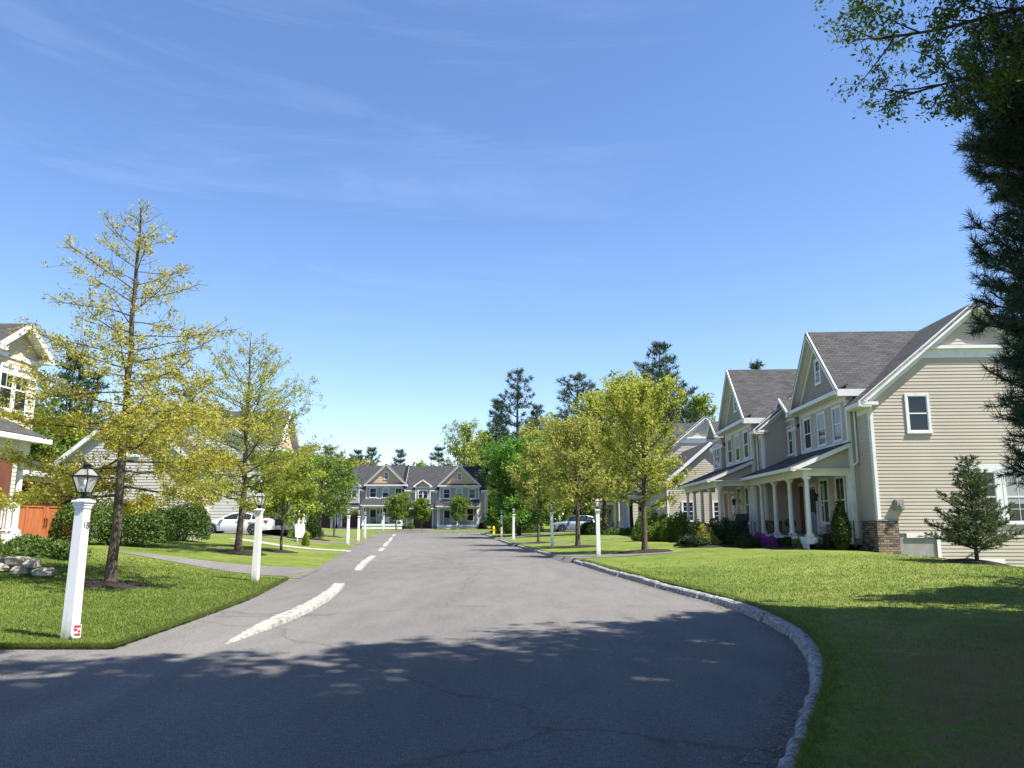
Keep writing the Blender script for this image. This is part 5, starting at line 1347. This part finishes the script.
def armchair(loc, rz, label, mat, group=None, name='porch_chair'):
    R = empty(name, loc, rz); tag(R, label, 'chair', group)
    t = MB(); t.box(-.32, .32, -.3, .3, .3, .42); t.build('seat', mat, R)
    t = MB(); t.beam((0, .28, .40), (0, .42, .98), .62, .07, (0, 1, 0)); t.build('backrest', mat, R)
    for s_ in (-1, 1):
        t = MB(); t.box(s_ * .36 - .045, s_ * .36 + .045, -.34, .34, .58, .63); t.box(s_ * .36 - .02, s_ * .36 + .02, -.32, .3, .3, .58); t.build('armrest', mat, R)
        for y in (-.28, .27):
            t = MB(); t.box(s_ * .33 - .03, s_ * .33 + .03, y - .03, y + .03, 0, .3); t.build('leg', mat, R)
    return R
for px, Y, lab in ((722, 39.2, 'left dark wicker armchair on the second right porch'), (741, 38.5, 'right dark wicker armchair on the second right porch')):
    p = bedr(px, Y); armchair((11.15 + (39.6 - Y) * .05, Y + .3, .92), -PI / 2 + .3, lab, 'dark_cloth', 'dark wicker armchairs on the porch')
R = empty('porch_table', (10.95, 40.0, .92)); tag(R, 'small dark table between the wicker armchairs on the second right porch', 'table')
t = MB(); t.lathe([(.25, 0), (.25, .03)], (0, 0, .45), 14); t.build('tabletop', 'dark_cloth', R); t = MB(); t.cyl((0, 0, 0), (0, 0, .45), .16, .05, 8); t.build('base', 'dark_cloth', R)
def pot(loc, lab, mt='lf_hedge', s=1.0):
    R = empty('potted_plant', loc); tag(R, lab, 'potted plant')
    t = MB(); t.lathe([(.13 * s, 0), (.19 * s, .34 * s), (.2 * s, .36 * s), (.17 * s, .36 * s)], (0, 0, 0), 14); t.build('pot', 'pot', R)
    rr = np.random.default_rng(9); leaves_mesh('foliage', unit(rr.normal(size=(900, 3))) * np.array((.22, .22, .2)) * s + np.array((0, 0, .5 * s)), .06, mt, R, rr)
pot((10.75, 41.6, .92), 'dark potted plant by a column of the second right porch', s=1.1); pot((12.05, 33.9, .95), 'potted plant beside the steps of the nearest right porch', 'lf_hedge')
# reclined white garden chair, left
c = at_ground(301, 50); R = empty('garden_chair', c, .5); R.scale = (.8, .8, .8); tag(R, 'white reclining garden chair standing on the left lawn right of the parked car', 'chair')
t = MB()
for i in range(6): t.beam((-.33 + i * .13, .25, .38), (-.33 + i * .13, .62, 1.35), .11, .03, (0, 1, 0))
t.build('backrest', 'white', R)
t = MB()
for i in range(5): t.box(-.36, .36, -.45 + i * .15, -.33 + i * .15, .44 - i * .03, .465 - i * .03)
t.build('seat', 'white', R)
for s_ in (-1, 1):
    t = MB(); t.box(s_ * .42 - .07, s_ * .42 + .07, -.5, .35, .62, .65); t.build('armrest', 'white', R)
    t = MB(); t.box(s_ * .4 - .02, s_ * .4 + .02, -.48, -.38, 0, .62); t.build('leg', 'white', R)
    t = MB(); t.beam((s_ * .4, -.4, .4), (s_ * .4, .6, .03), .03, .12); t.build('leg', 'white', R)
for i, px in enumerate((386.5, 399)):
    u, y, w_ = ray(px, 520); armchair((u / y * 114.9, 115.2, .92 + .12), 0, ('left', 'right')[i] + ' white chair on the middle end terrace porch', 'white', 'white chairs on the terrace porch')
# cobbles under the right end wall
R = MB()
for i in range(16): 
    x = 14.5 + i * .09 + r.normal() * .03; boulder(R, (x, 28.85 + r.normal() * .06, ground(x, 28.8) + .02), (.07 * r.uniform(.7, 1.4), .06, .05))
tag(R.build('stones', 'stone'), 'row of loose pale stones at the foot of the taupe end wall', 'stones')

# ------------------------------------------------------------------ grass blades
def blades(n, xs, ys, hfun, size, keep, seed):
    r = np.random.default_rng(seed); X = r.uniform(*xs, n); Y = r.uniform(*ys, n); m_ = keep(X, Y); X = X[m_]; Y = Y[m_]
    Z = hfun(X, Y); k_ = len(X); hgt = size * r.uniform(.6, 1.5, k_) * (1 + .015 * Y); a = r.uniform(0, 6.28, k_); wd = (.0028 + .0004 * Y)
    dx = np.cos(a) * wd; dy = np.sin(a) * wd; lx = r.normal(size=k_) * hgt * .45; ly = r.normal(size=k_) * hgt * .45
    V = np.stack([np.stack([X - dx, Y - dy, Z - .01], 1), np.stack([X + dx, Y + dy, Z - .01], 1), np.stack([X + lx, Y + ly, Z + hgt], 1)], 1).reshape(-1, 3)
    return V, np.clip(r.random(k_) * .55 + .22 * (np.sin(X * 1.3 + Y) + np.sin(X * .7 - Y * 1.9) + 2) / 2, 0, 1)
def thin(r_, d, near, far): return r_.random(len(d)) < np.clip((near / np.maximum(d, near)) ** 1.4, far, 1) * np.clip((27 - d) / 9, 0, 1)
rr = np.random.default_rng(77)
Vr, a1 = blades(520000, (1.0, 17), (3.5, 27), h_right, .026, lambda X, Y: (X > xk(Y) + .17) & (X < Y * .74 + .8) & thin(rr, Y, 6, .05) & ((rr.random(len(X)) < .5) | (Y > 12.5) | (X < xk(Y) + .8)), 1)
Vl, a2 = blades(420000, (-17, -4.6), (LY0, 27), h_left, .026, lambda X, Y: (X < xl(Y) - .0) & (X > -Y * .74 - .8) & ~((Y > 21.7) & (Y < 27.5) & (Y > 21.7 + np.maximum(0, -X - 6.5) * .62) & (X > -13.6)) & thin(rr, Y, 10, .05), 2)
# ragged turf edge along kerb and pavement
def edge_blades(n, y0, y1, f, sgn, hf, seed):
    r = np.random.default_rng(seed); Y = y0 + (y1 - y0) * r.random(n) ** 1.5; d = np.abs(r.normal(size=n)) * .05 * (1 + .9 * np.sin(Y * 5) * np.sin(Y * 13.7 + 1)) - .02; X = f(Y) + sgn * d
    Z = np.maximum(hf(X, Y), .03) - .02; hg = r.uniform(.03, .075, n); a = r.uniform(0, 6.28, n); w_ = .003 + .0004 * Y; lx = r.normal(size=n) * .03 - sgn * .02; ly = r.normal(size=n) * .03
    V = np.stack([np.stack([X - np.cos(a) * w_, Y - np.sin(a) * w_, Z], 1), np.stack([X + np.cos(a) * w_, Y + np.sin(a) * w_, Z], 1), np.stack([X + lx, Y + ly, Z + hg], 1)], 1).reshape(-1, 3)
    return V, r.random(n)
V3, a3 = edge_blades(26000, 3, 29, lambda y: xk(y) + .2, 1, h_right, 5); V4, a4 = edge_blades(20000, LY0, 21.5, lambda y: xl(y), -1, h_left, 6)
rq = np.random.default_rng(8); n = 9000; X = rq.uniform(-9, xl(LY0), n); Y = LY0 + np.abs(rq.normal(size=n)) * .05 - .03; hg = rq.uniform(.03, .07, n); lx = rq.normal(size=n) * .03; ly = rq.normal(size=n) * .03 - .02
V5 = np.stack([np.stack([X - .005, Y, X * 0 + .02], 1), np.stack([X + .005, Y, X * 0 + .02], 1), np.stack([X + lx, Y + ly, hg + .02], 1)], 1).reshape(-1, 3)
Vr = np.concatenate([Vr, V3]); a1 = np.concatenate([a1, a3]); Vl = np.concatenate([Vl, V4, V5]); a2 = np.concatenate([a2, a4, rq.random(n)])
V = np.concatenate([Vr, Vl]); o = np_mesh('grass', V, np.arange(len(V)).reshape(-1, 3), 'blade', rnd=np.concatenate([a1, a2])); tag(o, 'short green grass blades covering the near lawns', 'grass', kind='stuff')

# fallen catkins and leaf litter on the asphalt, thickest against the kerb
r = np.random.default_rng(12); n = 5200; Y = 4 + 22 * r.random(n) ** 1.3; d = np.abs(r.normal(size=n)) * .12; far = r.random(n) < .3; X = xk(Y) - .03 - d; X[far] = (xk(Y) - r.random(n) * 9)[far]
a = r.random(n) * 6.28; s = r.uniform(.006, .022, n); c_, s_ = np.cos(a) * s, np.sin(a) * s; Z = np.full(n, .006) + r.random(n) * .004
V = np.stack([np.stack([X - c_, Y - s_, Z], 1), np.stack([X + s_ * .4, Y - c_ * .4, Z + .003], 1), np.stack([X + c_, Y + s_, Z + .004], 1), np.stack([X - s_ * .4, Y + c_ * .4, Z], 1)], 1).reshape(-1, 3)
M['litter'] = leaf_mat('leaf_litter', [g3(.05, .035, .02), g3(.16, .11, .06), g3(.3, .24, .12)], 0)
o = np_mesh('leaf_litter', V, np.arange(4 * n).reshape(n, 4), 'litter', rnd=r.random(n)); tag(o, 'dry leaf litter and catkins scattered on the asphalt by the kerb', 'leaf litter', kind='stuff')
